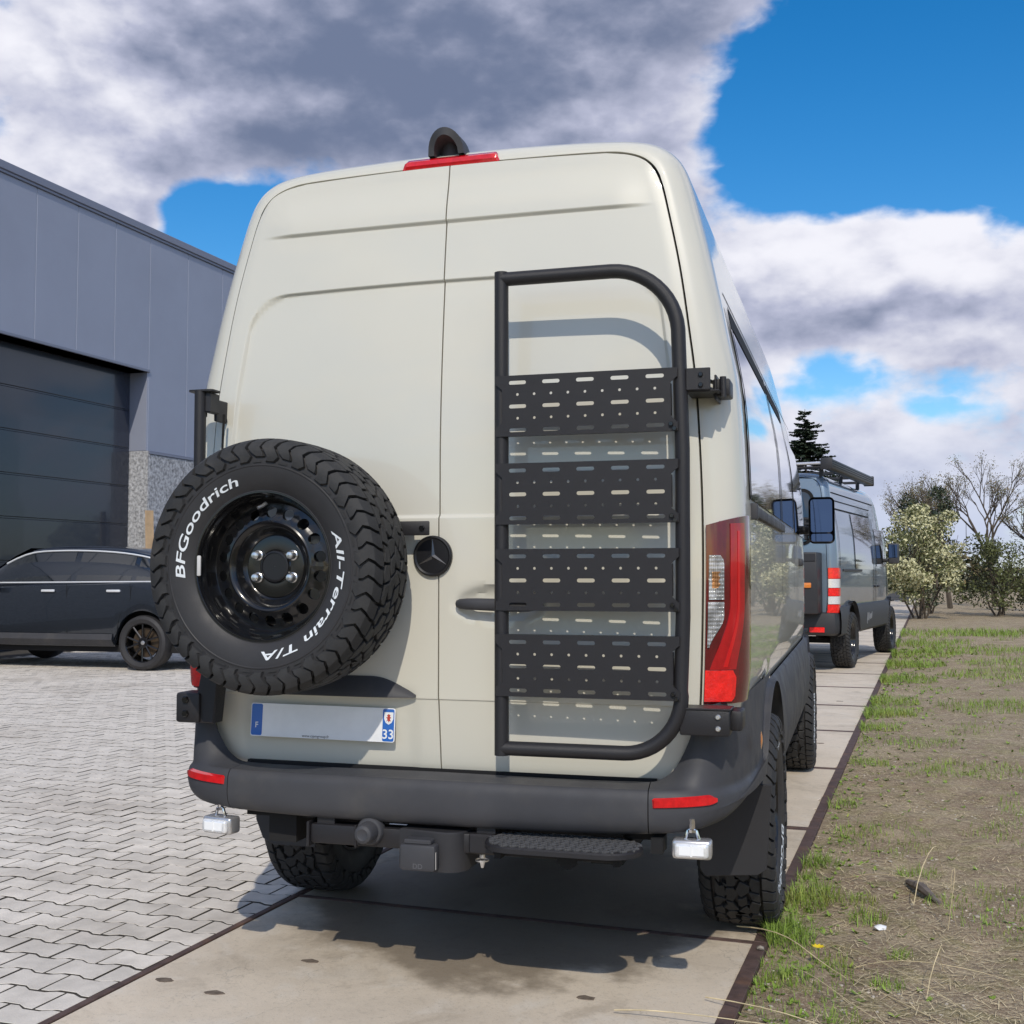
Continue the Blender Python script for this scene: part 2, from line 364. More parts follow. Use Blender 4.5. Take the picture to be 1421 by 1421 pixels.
def cr(xs, ys, x):                                           # smooth (Hermite) interpolation
    n = len(xs)
    if x <= xs[0]: return ys[0]
    if x >= xs[-1]: return ys[-1]
    i = max(k for k in range(n-1) if xs[k] <= x)
    h = xs[i+1]-xs[i]; t = (x-xs[i])/h
    d = lambda k: (ys[min(k+1, n-1)]-ys[max(k-1, 0)])/(xs[min(k+1, n-1)]-xs[max(k-1, 0)])
    m0, m1 = d(i)*h, d(i+1)*h
    return (2*t**3-3*t*t+1)*ys[i]+(t**3-2*t*t+t)*m0+(-2*t**3+3*t*t)*ys[i+1]+(t**3-t*t)*m1
def text_mesh(txt, size, offset=0.0, align='LEFT', extrude=0.0):
    cu = bpy.data.curves.new('text', 'FONT'); cu.body = txt; cu.size = size; cu.offset = offset; cu.align_x = align; cu.extrude = extrude; cu.resolution_u = 4
    o = bpy.data.objects.new('text', cu); COL.objects.link(o)
    dg = bpy.context.evaluated_depsgraph_get(); me = bpy.data.meshes.new_from_object(o.evaluated_get(dg))
    vs = [tuple(v.co) for v in me.vertices]; fs = [tuple(p.vertices) for p in me.polygons]
    bpy.data.objects.remove(o); bpy.data.curves.remove(cu); bpy.data.meshes.remove(me)
    return vs, fs
def curve_plate(splines, thick):                              # flat plate with holes; splines = list of closed 2D polygons
    cu = bpy.data.curves.new('plate', 'CURVE'); cu.dimensions = '2D'; cu.fill_mode = 'BOTH'; cu.extrude = thick/2
    for pl in splines:
        sp = cu.splines.new('POLY'); sp.points.add(len(pl)-1); sp.use_cyclic_u = True
        for k, (x, y) in enumerate(pl): sp.points[k].co = (x, y, 0, 1)
    o = bpy.data.objects.new('plate', cu); COL.objects.link(o)
    dg = bpy.context.evaluated_depsgraph_get(); me = bpy.data.meshes.new_from_object(o.evaluated_get(dg))
    vs = [tuple(v.co) for v in me.vertices]; fs = [tuple(p.vertices) for p in me.polygons]
    bpy.data.objects.remove(o); bpy.data.curves.remove(cu); bpy.data.meshes.remove(me)
    return vs, fs
def circ(cx, cy, r, n=12): return [(cx+r*cos(2*pi*k/n), cy+r*sin(2*pi*k/n)) for k in range(n)]
def slotp(cx, cy, L, h, n=5):
    r = h/2; a = L/2-r
    return [(cx+a+r*cos(t), cy+r*sin(t)) for t in [-pi/2+pi*k/n for k in range(n+1)]]+[(cx-a+r*cos(t), cy+r*sin(t)) for t in [pi/2+pi*k/n for k in range(n+1)]]
def rrect(x0, x1, z0, z1, r, n=5):
    out = []
    for cx, cz, a0 in ((x1-r, z1-r, 0), (x0+r, z1-r, pi/2), (x0+r, z0+r, pi), (x1-r, z0+r, 1.5*pi)):
        out += [(cx+r*cos(a0+pi/2*k/n), cz+r*sin(a0+pi/2*k/n)) for k in range(n+1)]
    return out
XZ = lambda y: Matrix(((1, 0, 0, 0), (0, 0, -1, y), (0, 1, 0, 0), (0, 0, 0, 1)))   # local (x, y, z) -> world (x, y0 - z, y): faces the camera side

# ------------------------------------------------------------------ ground, yard, concrete strip, verge
HD = .055                                                   # heading of the strip against the van
E1 = Vector((cos(HD), -sin(HD), 0)); E2 = Vector((sin(HD), cos(HD), 0))
XR, XL = .925, -1.012                                       # right and left edge of the strip at Y = 0
def strip(u, v, z=0.0): return Vector((XL, 0, z))+E1*u+E2*v  # u across from the left edge, v along
WID = XR-XL
g = MB(); N = 24
g.grid([[(-700+1400*i/N, -200+1400*j/N, -.16) for j in range(N+1)] for i in range(N+1)])
o = g.build('ground', FIELD, kind='structure', smooth=0)
# concrete strip of 2 m slabs in rusty steel edging
g = MB(); g.grid([[strip(u, v, -.03) for v in (-8, 90)] for u in (-.03, WID+.03)])
path = g.build('concrete_path', SANDJOINT, kind='structure', smooth=0)
rnd = random.Random(3)
V0 = .90
for k in range(-4, 30):
    ja, jb = (.016 if k == 1 else .040), (.016 if k == 0 else .040)
    v0, v1 = V0+2*(k-1)+ja, V0+2*k-jb
    poly = [(.030, v0), (WID-.05, v0)]
    nseg = 46 if -1 <= k <= 4 else 6
    ch = 0.0
    for i in range(1, nseg):
        ch = max(0, ch*.6+rnd.uniform(-.006, .0062)) if nseg > 10 else 0
        big = .018 if (nseg > 10 and rnd.random() < .05) else 0
        poly.append((WID-.05-ch-big, lerp(v0, v1, i/nseg)))
    poly += [(WID-.05, v1), (.030, v1)]
    w = [strip(u, v) for u, v in poly]
    mb = MB(); mb.prism([(p.x, p.y) for p in w], -.03, 0.0, inset=.003)
    mb.build('slab', CONCRETE, path, smooth=0)
    mb = MB()
    jx, jz = rnd.uniform(-.004, .003), rnd.uniform(-.0012, .0012)
    for (a, b, c, d, zz) in ((WID-.052, WID+jx, v0-ja+.004, v1+jb-.004, .004+jz), (0, .027, v0-ja+.004, v1+jb-.004, .003+jz), (.027, WID-.052, v0-ja+.004, v0+.0005, .0015+jz), (.027, WID-.052, v1-.0005, v1+jb-.004, .0015+jz)):
        q = [strip(a, c), strip(b, c), strip(b, d), strip(a, d)]
        mb.prism([(p.x, p.y) for p in q], -.028, zz, inset=.002)
    mb.build('steel_edge', RUST, path, smooth=0)
SOCK = mat('rusty_socket', (.16, .125, .095), .9, 0, 0, .4, 40)
# lifting slots in the slabs: small rusty sockets
for (x, y, a) in ((-.525, .16, .1), (.46, .085, .0), (-.679, -.202, .2), (-.90, -.143, .15), (.5, 2.3, 0), (-.4, 3.2, .1), (1.0, 6.0, .0), (1.1, 9.2, .0)):
    mb = MB(); mb.prism([(x+.026*cos(t)*(1+.5*rnd.random()), y+.014*sin(t)*(1+.6*rnd.random())) for t in [2*pi*k/11 for k in range(11)]], -.002, .0022, inset=.001)
    mb.build('lifting_socket', SOCK, path, smooth=0)
# yard of dog-bone pavers
g = MB(); g.grid([[strip(u, v, -.0045) for v in (-6, 26)] for u in (-26, -.001)])
yard = g.build('paved_yard', SANDJOINT, kind='structure', smooth=0)
PL, PP, WD, NR = .200, .136, .155, .117
def dogbone():
    g_ = .0060; h = PL/2-g_
    prof = [(-h, WD/2), (-h+.030, WD/2), (-.030, NR/2), (.030, NR/2), (h-.030, WD/2), (h, WD/2)]
    prof = [(x, y-g_) for x, y in prof]
    return [(x, -y) for x, y in prof]+[(x, y) for x, y in reversed(prof)]
DB = dogbone()
def paver_mesh(name, i):
    r = random.Random(i); mb = MB()
    mb.prism([(x+r.uniform(-.0012, .0012), y+r.uniform(-.0012, .0012)) for x, y in DB], -.012, 0.0, inset=.0013)
    mb.m = [1]*len(DB)+[0]*(len(mb.f)-len(DB))
    return mb.mesh(name, [PAVER, SANDJOINT], 0)
PMESH = [paver_mesh('paver', i) for i in range(5)]
HB_ = MB(); hp = [(x, y) for x, y in DB if x <= -.031]; hp = [(-.0966, -WD/2+0.0060), (-.07, -WD/2+0.0060), (-.03, -NR/2+0.0060), (-.003, -NR/2+0.0060), (-.003, NR/2-0.0060), (-.03, NR/2-0.0060), (-.07, WD/2-0.0060), (-.0966, WD/2-0.0060)]
HB_.prism(hp, -.012, 0.0, inset=.0013); HB_.m = [1]*len(hp)+[0]*(len(HB_.f)-len(hp)); HMESH = HB_.mesh('paver', [PAVER, SANDJOINT], 0)
spots = []
for j in range(-30, 128):
    v = j*PP
    for i in range(0, 62):
        u = -.104-PL*i-(PL/2 if j % 2 else 0)
        if u < -11.5: break
        spots.append((u, v))
def seen(u, v):
    p = strip(u, v); d = p-CAM_P; z = d.dot(fw)
    if z < 1: return None
    px, py = 710.5+FPX*d.dot(rr)/z, 710.5-FPX*d.dot(uu)/z
    return (px, py, z) if -60 < px < 1000 and py < 1490 else None
cand = []; rest = []
for (u, v) in spots:
    s_ = seen(u, v)
    if s_ is None: continue
    hid = s_[0] > 420 or (s_[0] > 290 and s_[1] < 1075)
    (rest if hid else cand).append((s_[2], u, v))
cand.sort()
halves = [(-.004, j*PP) for j in range(-29, 127, 2)]
rot = -HD
far = MB(); src = [(PMESH[i].vertices, PMESH[i].polygons) for i in range(5)]
srcv = [[tuple(v.co) for v in a] for a, b in src]; srcf = [[tuple(p.vertices) for p in b] for a, b in src]; nside = len(DB)
for n, (d, u, v) in enumerate(cand[:222]):
    o = bpy.data.objects.new('paver', PMESH[n % 5]); COL.objects.link(o); o.parent = yard
    p = strip(u, v, rnd.uniform(-.0022, .0012)); o.location = p; o.rotation_euler = (rnd.uniform(-.006, .006), rnd.uniform(-.006, .006), rot+(pi if rnd.random() < .5 else 0)+rnd.uniform(-.008, .008))
for n, (u, v) in enumerate(halves):
    o = bpy.data.objects.new('paver', HMESH); COL.objects.link(o); o.parent = yard
    o.location = strip(u, v, rnd.uniform(-.0022, .0008)); o.rotation_euler = (0, 0, rot)
for n, (d, u, v) in enumerate(cand[222:]+rest):
    M = Matrix.Translation(strip(u, v, rnd.uniform(-.003, .001)))@Matrix.Rotation(rot+rnd.uniform(-.006, .006), 4, 'Z')@Matrix.Rotation(rnd.uniform(-.01, .01), 4, 'X')
    far.add(srcv[n % 5], srcf[n % 5], M=M); far.m[-len(srcf[n % 5]):] = [1]*nside+[0]*(len(srcf[n % 5])-nside)
far.build('paver_field', [PAVER, SANDJOINT], yard, smooth=0, kind='stuff')
# dirt verge right of the strip
def vz(x, y):
    return .012*sin(3.1*x+1.7*y)*sin(2.3*y-.9*x)+.010*sin(9*x+5*y)*sin(7*y)+.006*sin(23*x-11*y)
g = MB(); rows = []
us = [.002, .02, .05]+[.05+.045*i for i in range(1, 40)]+[1.85+.25*i for i in range(1, 22)]+[9, 14, 30]
vs_ = [-2+.05*i for i in range(0, 150)]+[5.5+.25*i for i in range(0, 80)]+[26, 30, 40, 60, 90]
for u in us:
    row = []
    for v in vs_:
        p = strip(WID+u, v); e = sm(u, 0, .12)
        z = -.012+e*(.012+vz(p.x, p.y)+.02*sm(u, .2, 1.5)) - .12*sm(u, 10, 30)
        row.append((p.x, p.y, z))
    rows.append(row)
g.grid(rows, flip=True)
verge = g.build('verge', DIRT, kind='structure')
def vpt(u, v):
    p = strip(WID+u, v); e = sm(u, 0, .12)
    return Vector((p.x, p.y, -.012+e*(.012+vz(p.x, p.y)+.02*sm(u, .2, 1.5))))
def blade(mb, p, h, w, lean, az, mi=0):
    d = Vector((cos(az), sin(az), 0)); s_ = Vector((-sin(az), cos(az), 0))*w
    a = p; b = p+Vector((0, 0, h*.55))+d*(lean*.35); c = p+Vector((0, 0, h*(1-.25*min(1, lean/h))))+d*lean
    mb.add([a-s_, a+s_, b-s_*.7, b+s_*.7, c], [(0, 1, 3, 2), (2, 3, 4)], mi)
gr = MB(); dr = MB()
rg = random.Random(5)
tufts = [(.05, .98, .11, .12, 170), (.03, 1.12, .06, .10, 50), (.08, 1.50, .12, .09, 170), (.10, 1.62, .10, .07, 100), (.03, 1.9, .06, .06, 40), (.07, 2.15, .10, .07, 110), (.26, 1.55, .09, .05, 80), (.26, .72, .05, .05, 26),
         (.10, .55, .08, .05, 90), (.30, .22, .06, .04, 40), (.42, .55, .06, .04, 45), (.32, 1.35, .08, .06, 70), (.20, 2.9, .12, .05, 60), (.07, 3.6, .10, .07, 60), (.5, 2.1, .1, .05, 70), (.6, 1.6, .08, .04, 50), (.45, .9, .05, .04, 30),
         (.10, 8.2, .35, .10, 420), (.12, 9.3, .35, .09, 300), (.08, 7.2, .25, .08, 180), (.15, 12, .5, .10, 420), (.2, 14.5, .6, .12, 420), (.15, 5.2, .15, .07, 90), (.3, 17, .8, .12, 400), (.3, 20, 1.0, .14, 420), (.5, 6.3, .3, .06, 150), (.9, 5, .4, .06, 200), (1.2, 9, .6, .09, 350), (1.5, 13, .8, .1, 400), (1.3, 18, 1, .12, 400), (1.0, 3, .3, .05, 120), (.8, 24, 1.5, .16, 500), (2.5, 24, 1.5, .16, 500), (2.2, 15, 1.2, .12, 400)]
for (u, v, r_, h, n) in tufts:
    for k in range(int(n*1.7)):
        a = rg.uniform(0, 2*pi); q = r_*sqrt(rg.random()); hh = h*rg.uniform(.35, 1.15)
        uu_, vv_ = max(.004, u+q*cos(a)), v+q*sin(a)
        blade(gr, vpt(uu_, vv_), hh, rg.uniform(.0009, .0021)*(1+max(0, v-3)*.14), hh*rg.uniform(.25, 1.3), rg.uniform(0, 2*pi))
for k in range(34000):                                        # thin scattered grass and dead straw
    v = -1.2+26*rg.random()**2.2; u = rg.uniform(.0, 1.5+.13*max(0, v)); p = vpt(u, v); f = 1+max(0, v-3)*.12
    m = sin(5.1*u+2.2*v)+sin(3.3*v-4*u)
    if m > .85: blade(gr, p, rg.uniform(.012, .045)*f**.3, .0016*f, rg.uniform(.005, .03), rg.uniform(0, 2*pi))
    elif rg.random() < .75:
        a = rg.uniform(0, 2*pi); L = rg.uniform(.012, .075); d = Vector((cos(a), sin(a), rg.uniform(-.02, .18)))*L; s_ = Vector((-sin(a), cos(a), 0))*rg.uniform(.0008, .0019)*f
        q = p+Vector((0, 0, .006)); dr.add([q-s_, q+s_, q+d+s_*.5, q+d-s_*.5], [(0, 1, 2, 3)])
for k in range(900):                                         # low broad-leaved weeds, thickest along the edging
    v = -1+20*rg.random()**1.8; u = .01+abs(rg.gauss(0, .16+.02*v)) if rg.random() < .7 else rg.uniform(0, 1.4); p = vpt(u, v); f = 1+max(0, v-3)*.10
    for i in range(rg.randint(4, 8)):
        a = rg.uniform(0, 2*pi); L = rg.uniform(.009, .027)*f; d = Vector((cos(a), sin(a), rg.uniform(.1, .8)))*L; s_ = Vector((-sin(a), cos(a), 0))*L*rg.uniform(.18, .32)
        gr.add([p, p+d*.5+s_, p+d, p+d*.5-s_], [(0, 1, 2, 3)])
gr.build('green_grass', GRASS, kind='stuff', smooth=0)
for (u0, v0, u1, v1, h, r_) in ((-.12, 1.02, .30, .62, .05, .0026), (.30, .62, .95, -.25, .03, .0022), (-.10, .25, .62, -.15, .035, .0022), (-.35, .05, .25, .08, .02, .0022), (.25, .08, .8, -.2, .03, .002), (.18, 1.0, .75, .15, .06, .0018), (.05, .7, .5, .05, .04, .0016), (.5, 1.5, .62, 2.1, .22, .0018), (.62, 1.2, .64, 1.25, .26, .0016), (.3, .75, .8, .72, .05, .0014), (.55, .45, .60, .75, .16, .0014), (.2, 1.9, .7, 1.7, .05, .0014)):
    a, b = (strip(WID+u0, v0, .008) if u0 < 0 else vpt(u0, v0)), vpt(u1, v1)
    pth = [lerp(a, b, t)+Vector((.012*sin(7*t+u0*9), .012*cos(5*t), .006+h*sin(pi*t)*(1-.3*t))) for t in [k/9 for k in range(10)]]
    dr.tube(pth, [r_*(1-.5*k/9) for k in range(10)], 5)
dr.build('dry_straw', STRAW, kind='stuff', smooth=0)
pb = MB(); ico = bmesh.new(); bmesh.ops.create_icosphere(ico, subdivisions=1, radius=1.0)
iv = [tuple(v.co) for v in ico.verts]; iff = [tuple(v.index for v in f.verts) for f in ico.faces]; ico.free()
def stone(mb, p, sx, sy, sz, seed, mi=0):
    r = random.Random(seed); a = r.uniform(0, pi)
    vs = [Vector((x*sx*(1+r.uniform(-.25, .25)), y*sy*(1+r.uniform(-.25, .25)), z*sz)) for x, y, z in iv]
    mb.add([p+Matrix.Rotation(a, 3, 'Z')@v for v in vs], iff, mi)
for k in range(5200):
    v = -1+13*rg.random()**1.7; u = rg.uniform(.01, 1.9)
    if sin(4*u+3*v)+sin(6.3*v-3*u)+rg.uniform(-1, 1) < .5: continue
    s_ = rg.uniform(.002, .0075)*(1.7 if rg.random() < .06 else 1); stone(pb, vpt(u, v)+Vector((0, 0, s_*.2)), s_*1.4, s_, s_*.55, k)
pb.build('verge_pebbles', PEBBLE, kind='stuff', smooth=60)
mb = MB(); stone(mb, vpt(.372, 1.235)+Vector((0, 0, .010)), .030, .019, .012, 91)
tag(mb.build('white_stone', WHITE, smooth=60), 'small bright white stone lying on the dirt verge', 'stone')
mb = MB(); stone(mb, Vector((.952, .70, .012)), .016, .013, .009, 17)
tag(mb.build('pale_stone', PEBBLE, smooth=60), 'pale chip of stone lying on the rusty steel edge behind the tyre', 'stone')
fl = thing('yellow_flower', 'small yellow flower growing beside the grass tuft behind the rear tyre', 'flower', vpt(.185, .765))
mb = MB(); mb.tube([(0, 0, 0), (.004, 0, .03), (.002, .002, .055)], .002, 5); mb.build('stem', GRASS, fl)
mb = MB()
for k in range(9):
    a = 2*pi*k/9; c = Vector((.002, .002, .056)); d = Vector((cos(a), sin(a), .35)); s_ = Vector((-sin(a), cos(a), 0))*.007
    mb.add([c, c+d*.014+s_, c+d*.024, c+d*.014-s_], [(0, 1, 2, 3)])
YEL = mat('yellow_petal', (.80, .60, .02), .6); mb.build('petals', YEL, fl, smooth=0)
mb = MB()
p0 = vpt(.46, 1.86); mb.tube([p0+Vector((0, 0, .015)), p0+Vector((.05, -.14, .03)), p0+Vector((.11, -.30, .012))], [.012, .021, .008], 7)
tag(mb.build('driftwood_stick', mat('grey_wood', (.17, .145, .13), .9, 0, 0, .3, 30)), 'grey weathered stick lying on the verge beyond the tuft', 'stick')
# ------------------------------------------------------------------ all-terrain wheel (axle along local X, outer face +X)
def _rm(r): return .2265+(r-.2135)*(.3795-.2265)/(.3745-.2135)
TP = [(0, .3745), (.03, .3743), (.06, .3735), (.095, .3705), (.112, .3635), (.122, .352), (.1265, .335), (.128, .31), (.1275, .285), (.1225, .258), (.1155, .236), (.109, .222), (.102, .2135)]
TP = [(a*1.02, _rm(r)) for a, r in TP]
TS = [0.0]
for i in range(1, len(TP)): TS.append(TS[-1]+sqrt((TP[i][0]-TP[i-1][0])**2+(TP[i][1]-TP[i-1][1])**2))
TA = [p[0] for p in TP]; TR = [p[1] for p in TP]
def tprof(s):
    q = abs(s); a, r = cr(TS, TA, q), cr(TS, TR, q)
    e = .003; da, dr_ = cr(TS, TA, min(q+e, TS[-1]))-cr(TS, TA, max(q-e, 0)), cr(TS, TR, min(q+e, TS[-1]))-cr(TS, TR, max(q-e, 0))
    L = sqrt(da*da+dr_*dr_) or 1; na, nr = -dr_/L, da/L
    sg = 1 if s >= 0 else -1
    return a*sg, r, na*sg, nr
def tpt(th, s, h=0.0):
    a, r, na, nr = tprof(s); R_ = r+nr*h
    return (a+na*h, R_*cos(th), R_*sin(th))
def make_tyre(seed=4):
    mb = MB(); r = random.Random(seed)
    S_ = [-.2845, -.27]+[-.25+.02*i for i in range(26)]+[.27, .2845]
    S_ = [max(-TS[-1], min(TS[-1], s)) for s in S_]
    mb.grid([[tpt(2*pi*k/96, s) for k in range(96)] for s in S_], 1, closev=True)
    # fine ring near the bead and rib at the outside of the lettering
    for s0, h in ((.262, .002), (.180, .0016), (-.262, .002)):
        mb.grid([[tpt(2*pi*k/96, s0+ds, hh) for k in range(96)] for ds, hh in ((-.0035, 0), (-.0015, h), (.0015, h), (.0035, 0))], 1, closev=True)
    NP = 23; tau = 2*pi/NP
    lv = [.089, .104, .118, .130, .142, .154, .168]
    off = [-.08, -.04, .10, .19, .07, -.03, .06]
    def lug(t0, sd, ta, tb, nlev, hs):
        G = []
        for j in range(nlev):
            s_ = lv[j]; o_ = off[j]*(1 if sd > 0 else -1); tp = 0 if j < nlev-1 else .08
            tt = [ta+tp, lerp(ta, tb, .48), lerp(ta, tb, .52), tb-tp]
            G.append([tpt(t0+(t+o_)*tau, s_*sd, hs[j]*(1 if i in (0, 3) or j < 2 else 1)) for i, t in enumerate(tt)])
        B = [[tpt(t0+(t+off[j]*(1 if sd > 0 else -1))*tau, lv[j]*sd, -.001) for t in (ta-.012, tb+.012)] for j in range(nlev)]
        fl_ = sd < 0
        mb.grid(G, 0, flip=fl_)
        mb.grid([[g_[0], b_[0]] for g_, b_ in zip(G, B)], 0, flip=fl_); mb.grid([[b_[1], g_[-1]] for g_, b_ in zip(G, B)], 0, flip=fl_)
        for e_ in (0, -1):
            n4 = [tpt(t0+(lerp(ta-.012, tb+.012, i/3)+off[e_ if e_ == 0 else nlev-1]*(1 if sd > 0 else -1))*tau, (lv[0]-.002 if e_ == 0 else lv[nlev-1]+.004)*sd, -.001) for i in range(4)]
            mb.grid([n4, G[e_]] if e_ == 0 else [G[e_], n4], 0, flip=fl_)
    for sd in (1, -1):
        for k in range(NP):
            t0 = k*tau+(0 if sd > 0 else .5*tau)
            lug(t0, sd, .05, .455, 7, [.0185, .0185, .0175, .0150, .0130, .0115, .0080])
            lug(t0, sd, .555, .945, 6, [.0185, .0185, .0165, .0125, .0110, .0080])
            if sd > 0 or True:                               # small raised bar between long lugs
                G = [[tpt(t0+(t+.1*sd)*tau, s_*sd, .003) for t in (.58, .90)] for s_ in (.166, .172)]
                mb.grid(G, 0, flip=sd < 0)
    # centre tread: interlocking blocks from a jittered honeycomb
    ncell = 40; dt = 2*pi/ncell; ds = .0425; jit = {}
    def jv(a, b):
        key = (round(a*6) % (ncell*6), round(b*6))
        if key not in jit: jit[key] = (r.uniform(-.26, .26), r.uniform(-.22, .22))
        return (a+jit[key][0])*dt, (b+jit[key][1])*ds
    for j in range(4):
        for i in range(ncell):
            cx, cy = i+.5*(j % 2), j-1.5
            h6 = [(.5, 1/3), (.14, .50), (-.14, .66), (-.5, 1/3), (-.5, -1/3), (-.14, -.5), (.14, -.66), (.5, -1/3)]
            pl = [jv(cx+a, cy+b) for a, b in h6]
            pl = [(t*.38, max(-.086, min(.086, s_))) for t, s_ in pl]
            q0 = inset_poly(pl, .0040); q1 = inset_poly(pl, .0056); n = len(pl)
            vs = [tpt(t/.38, s_, -.001) for t, s_ in q0]+[tpt(t/.38, s_, .0170) for t, s_ in q0]+[tpt(t/.38, s_, .0185) for t, s_ in q1]
            fs = [(a+c*n, (a+1) % n+c*n, (a+1) % n+(c+1)*n, a+(c+1)*n) for c in (0, 1) for a in range(n)]+[tuple(range(2*n, 3*n))]
            mb.add(vs, fs, 0)
    me = mb.mesh('tyre', [RUBBER, SIDEWALL], 22)
    bm = bmesh.new(); bm.from_mesh(me); bmesh.ops.recalc_face_normals(bm, faces=bm.faces); bm.to_mesh(me); bm.free()
    return me
def make_letters(*args):
    mb = MB()
    rs = list(reversed(TR[6:])); ss = list(reversed(TS[6:]))
    def place(txt, th0, th1, rc, h):
        vs, fs = text_mesh(txt, 1.0, .014)
        x0, x1 = min(v[0] for v in vs), max(v[0] for v in vs); y1 = .70
        o_ = []
        for x, y, z in vs:
            f = (x-x0)/(x1-x0)
            th = lerp(th0, th1, f)-.0 ; r_ = rc+(y/y1-.5)*h
            s_ = interp(r_, rs, ss); o_.append(tpt(th-(y/y1-.5)*.03, s_, .0022))
        mb.add(o_, fs)
    place(*args)
    me = mb.mesh('lettering', LETTER, 0); return me
def make_rim():
    mb = MB()
    prof = [(.092, .220), (.108, .2175), (.1125, .2145), (.1125, .2105), (.1085, .2075), (.098, .205), (.090, .203), (.084, .199), (.072, .1955), (.064, .195), (.054, .190), (.045, .1865), (.041, .183)]
    mb.lathe(prof, 72, 0)
    NH, rh, rc, ro, ri = 18, .0165, .1575, .183, .133     # disc band with holes
    af = lambda r_: lerp(.041, .060, sm(r_, .183, .134))
    for k in range(NH):
        t0, t1 = 2*pi*k/NH, 2*pi*(k+1)/NH; tm = (t0+t1)/2; nn = 5
        per = [(ro, lerp(t0, t1, i/nn)) for i in range(nn)]+[(lerp(ro, ri, i/nn), t1) for i in range(nn)]+[(ri, lerp(t1, t0, i/nn)) for i in range(nn)]+[(lerp(ri, ro, i/nn), t0) for i in range(nn)]
        cx, cy = rc*cos(tm), rc*sin(tm); O = []; I = []; J = []
        for r_, t in per:
            x, y = r_*cos(t), r_*sin(t); a = atan2(y-cy, x-cx); hx, hy = cx+rh*cos(a), cy+rh*sin(a)
            O.append((af(r_), x, y)); I.append((af(sqrt(hx*hx+hy*hy)), hx, hy)); J.append((af(rc)-.010, hx, hy))
        mb.grid([O, I, J], 0, closev=True)
    mb.lathe([(.060, .133), (.0625, .1285), (.061, .123), (.054, .1165), (.043, .110), (.030, .104), (.021, .097), (.0185, .0925), (.021, .0905), (.0215, .088), (.0205, .050), (.024, .046)], 72, 0)
    mb.lathe([(.024, .046), (.029, .0445), (.030, .0405), (.0265, .039), (.0265, .001)], 40, 1)
    # barrel inside, hidden behind the disc
    mb.lathe([(.041, .183), (-.06, .180), (-.11, .205), (-.112, .215)], 48, 0)
    mb.v = [(x, y*1.075, z*1.075) for x, y, z in mb.v]
    me = mb.mesh('rim', [GLOSSBLACK, CAPBLACK], 40)
    bm = bmesh.new(); bm.from_mesh(me); bmesh.ops.recalc_face_normals(bm, faces=bm.faces); bm.to_mesh(me); bm.free()
    return me
M_TYRE, M_RIM = make_tyre(), make_rim()
M_LETS = [make_letters('BFGoodrich', radians(187), radians(106), .2735, .0275), make_letters('All-Terrain T/A', radians(23), radians(-89), .2735, .0255)]
def nut_mesh():
    mb = MB(); mb.lathe([(.018, .0165), (.024, .0165), (.026, .0135), (.045, .0125), (.0485, .0095), (.050, .0005)], 6*3, 0)
    return mb.mesh('lug_nut', SILVER, 30)
M_NUT = nut_mesh()
def put(name, me, parent, loc=(0, 0, 0), rot=(0, 0, 0), label=None):
    o = bpy.data.objects.new(name, me); COL.objects.link(o); o.parent = parent; o.location = loc; o.rotation_euler = rot
    if label: o['label'] = label
    return o
def make_wheel(parent, loc, rz, roll=0.0, name='wheel', label=None, nuts=(30, 90, 150, 210, 270, 330), letters=True):
    w = part(name, parent, label, loc, rz)
    put('tyre', M_TYRE, w, rot=(roll, 0, 0))
    for m_ in (M_LETS if letters else ()): put('lettering', m_, w, rot=(roll, 0, 0))
    put('rim', M_RIM, w)
    for a in nuts: put('lug_nut', M_NUT, w, (0, .0695*cos(radians(a)), .0695*sin(radians(a))))
    return w
# ------------------------------------------------------------------ beige panel van (rear towards the camera)
van = thing('panel_van', 'beige high roof panel van seen from behind with spare wheel and black ladder', 'van')
ZB = .672
ZD = [.672, .678, .688, .70, .74, .80, .95, 1.3, 1.6, 1.9, 2.1, 2.3, 2.5, 2.58, 2.625, 2.655, 2.675, 2.688, 2.695]
WD_ = [.60, .675, .73, .7614, .806, .824, .838, .848, .847, .8325, .8086, .779, .738, .7185, .700, .677, .645, .60, .54]
def wdoor(z): return cr(ZD, WD_, z)
def lean(z): return .11*max(0.0, (z-1.7)/1.05)**1.6
def arch(x, z): return .013*(1-(x/.6)**2)*sm(z, 2.5, 2.695)
def dy_door(x, z, right):
    ax = abs(x); w = wdoor(min(max(z, ZB), 2.62))
    y = lean(z)+.016*(ax/.85)**2+.005*sm(ax/w, .955, 1.01)
    # stamped window field
    wi = w-.075; top = 2.303-.012*(ax/.75)**2; rc = .13
    d = min(z-1.513, top-z, wi-ax)
    cx, cz = wi-rc, top-rc
    if ax > cx and z > cz: d = min(d, rc-sqrt((ax-cx)**2+(z-cz)**2))
    y += .011*sm(d, -.004, .009)
    # bulge above the upper crease, fading to the side
    fd = 1-sm(ax, .56, .71)
    y -= .011*fd*sm(z, 2.500, 2.514)*(1-sm(z, 2.53, 2.66))
    # lower crease: falls away below
    y += .115*max(0, .926-z)+.004*sm(.926-z, -.001, .004)
    y += .012*sm(.71-z, 0, .04)
    if right:                                               # handle pocket
        q = sqrt(((x-.205)/.165)**2+((z-1.235)/.062)**2); y += .020*(1-sm(q, .62, 1.0))
    else:                                                   # shallow plate bay
        y += .006*sm(.965-z, 0, .03)*sm(.74-ax, 0, .04)*sm(ax-.06, 0, .05)
    return y
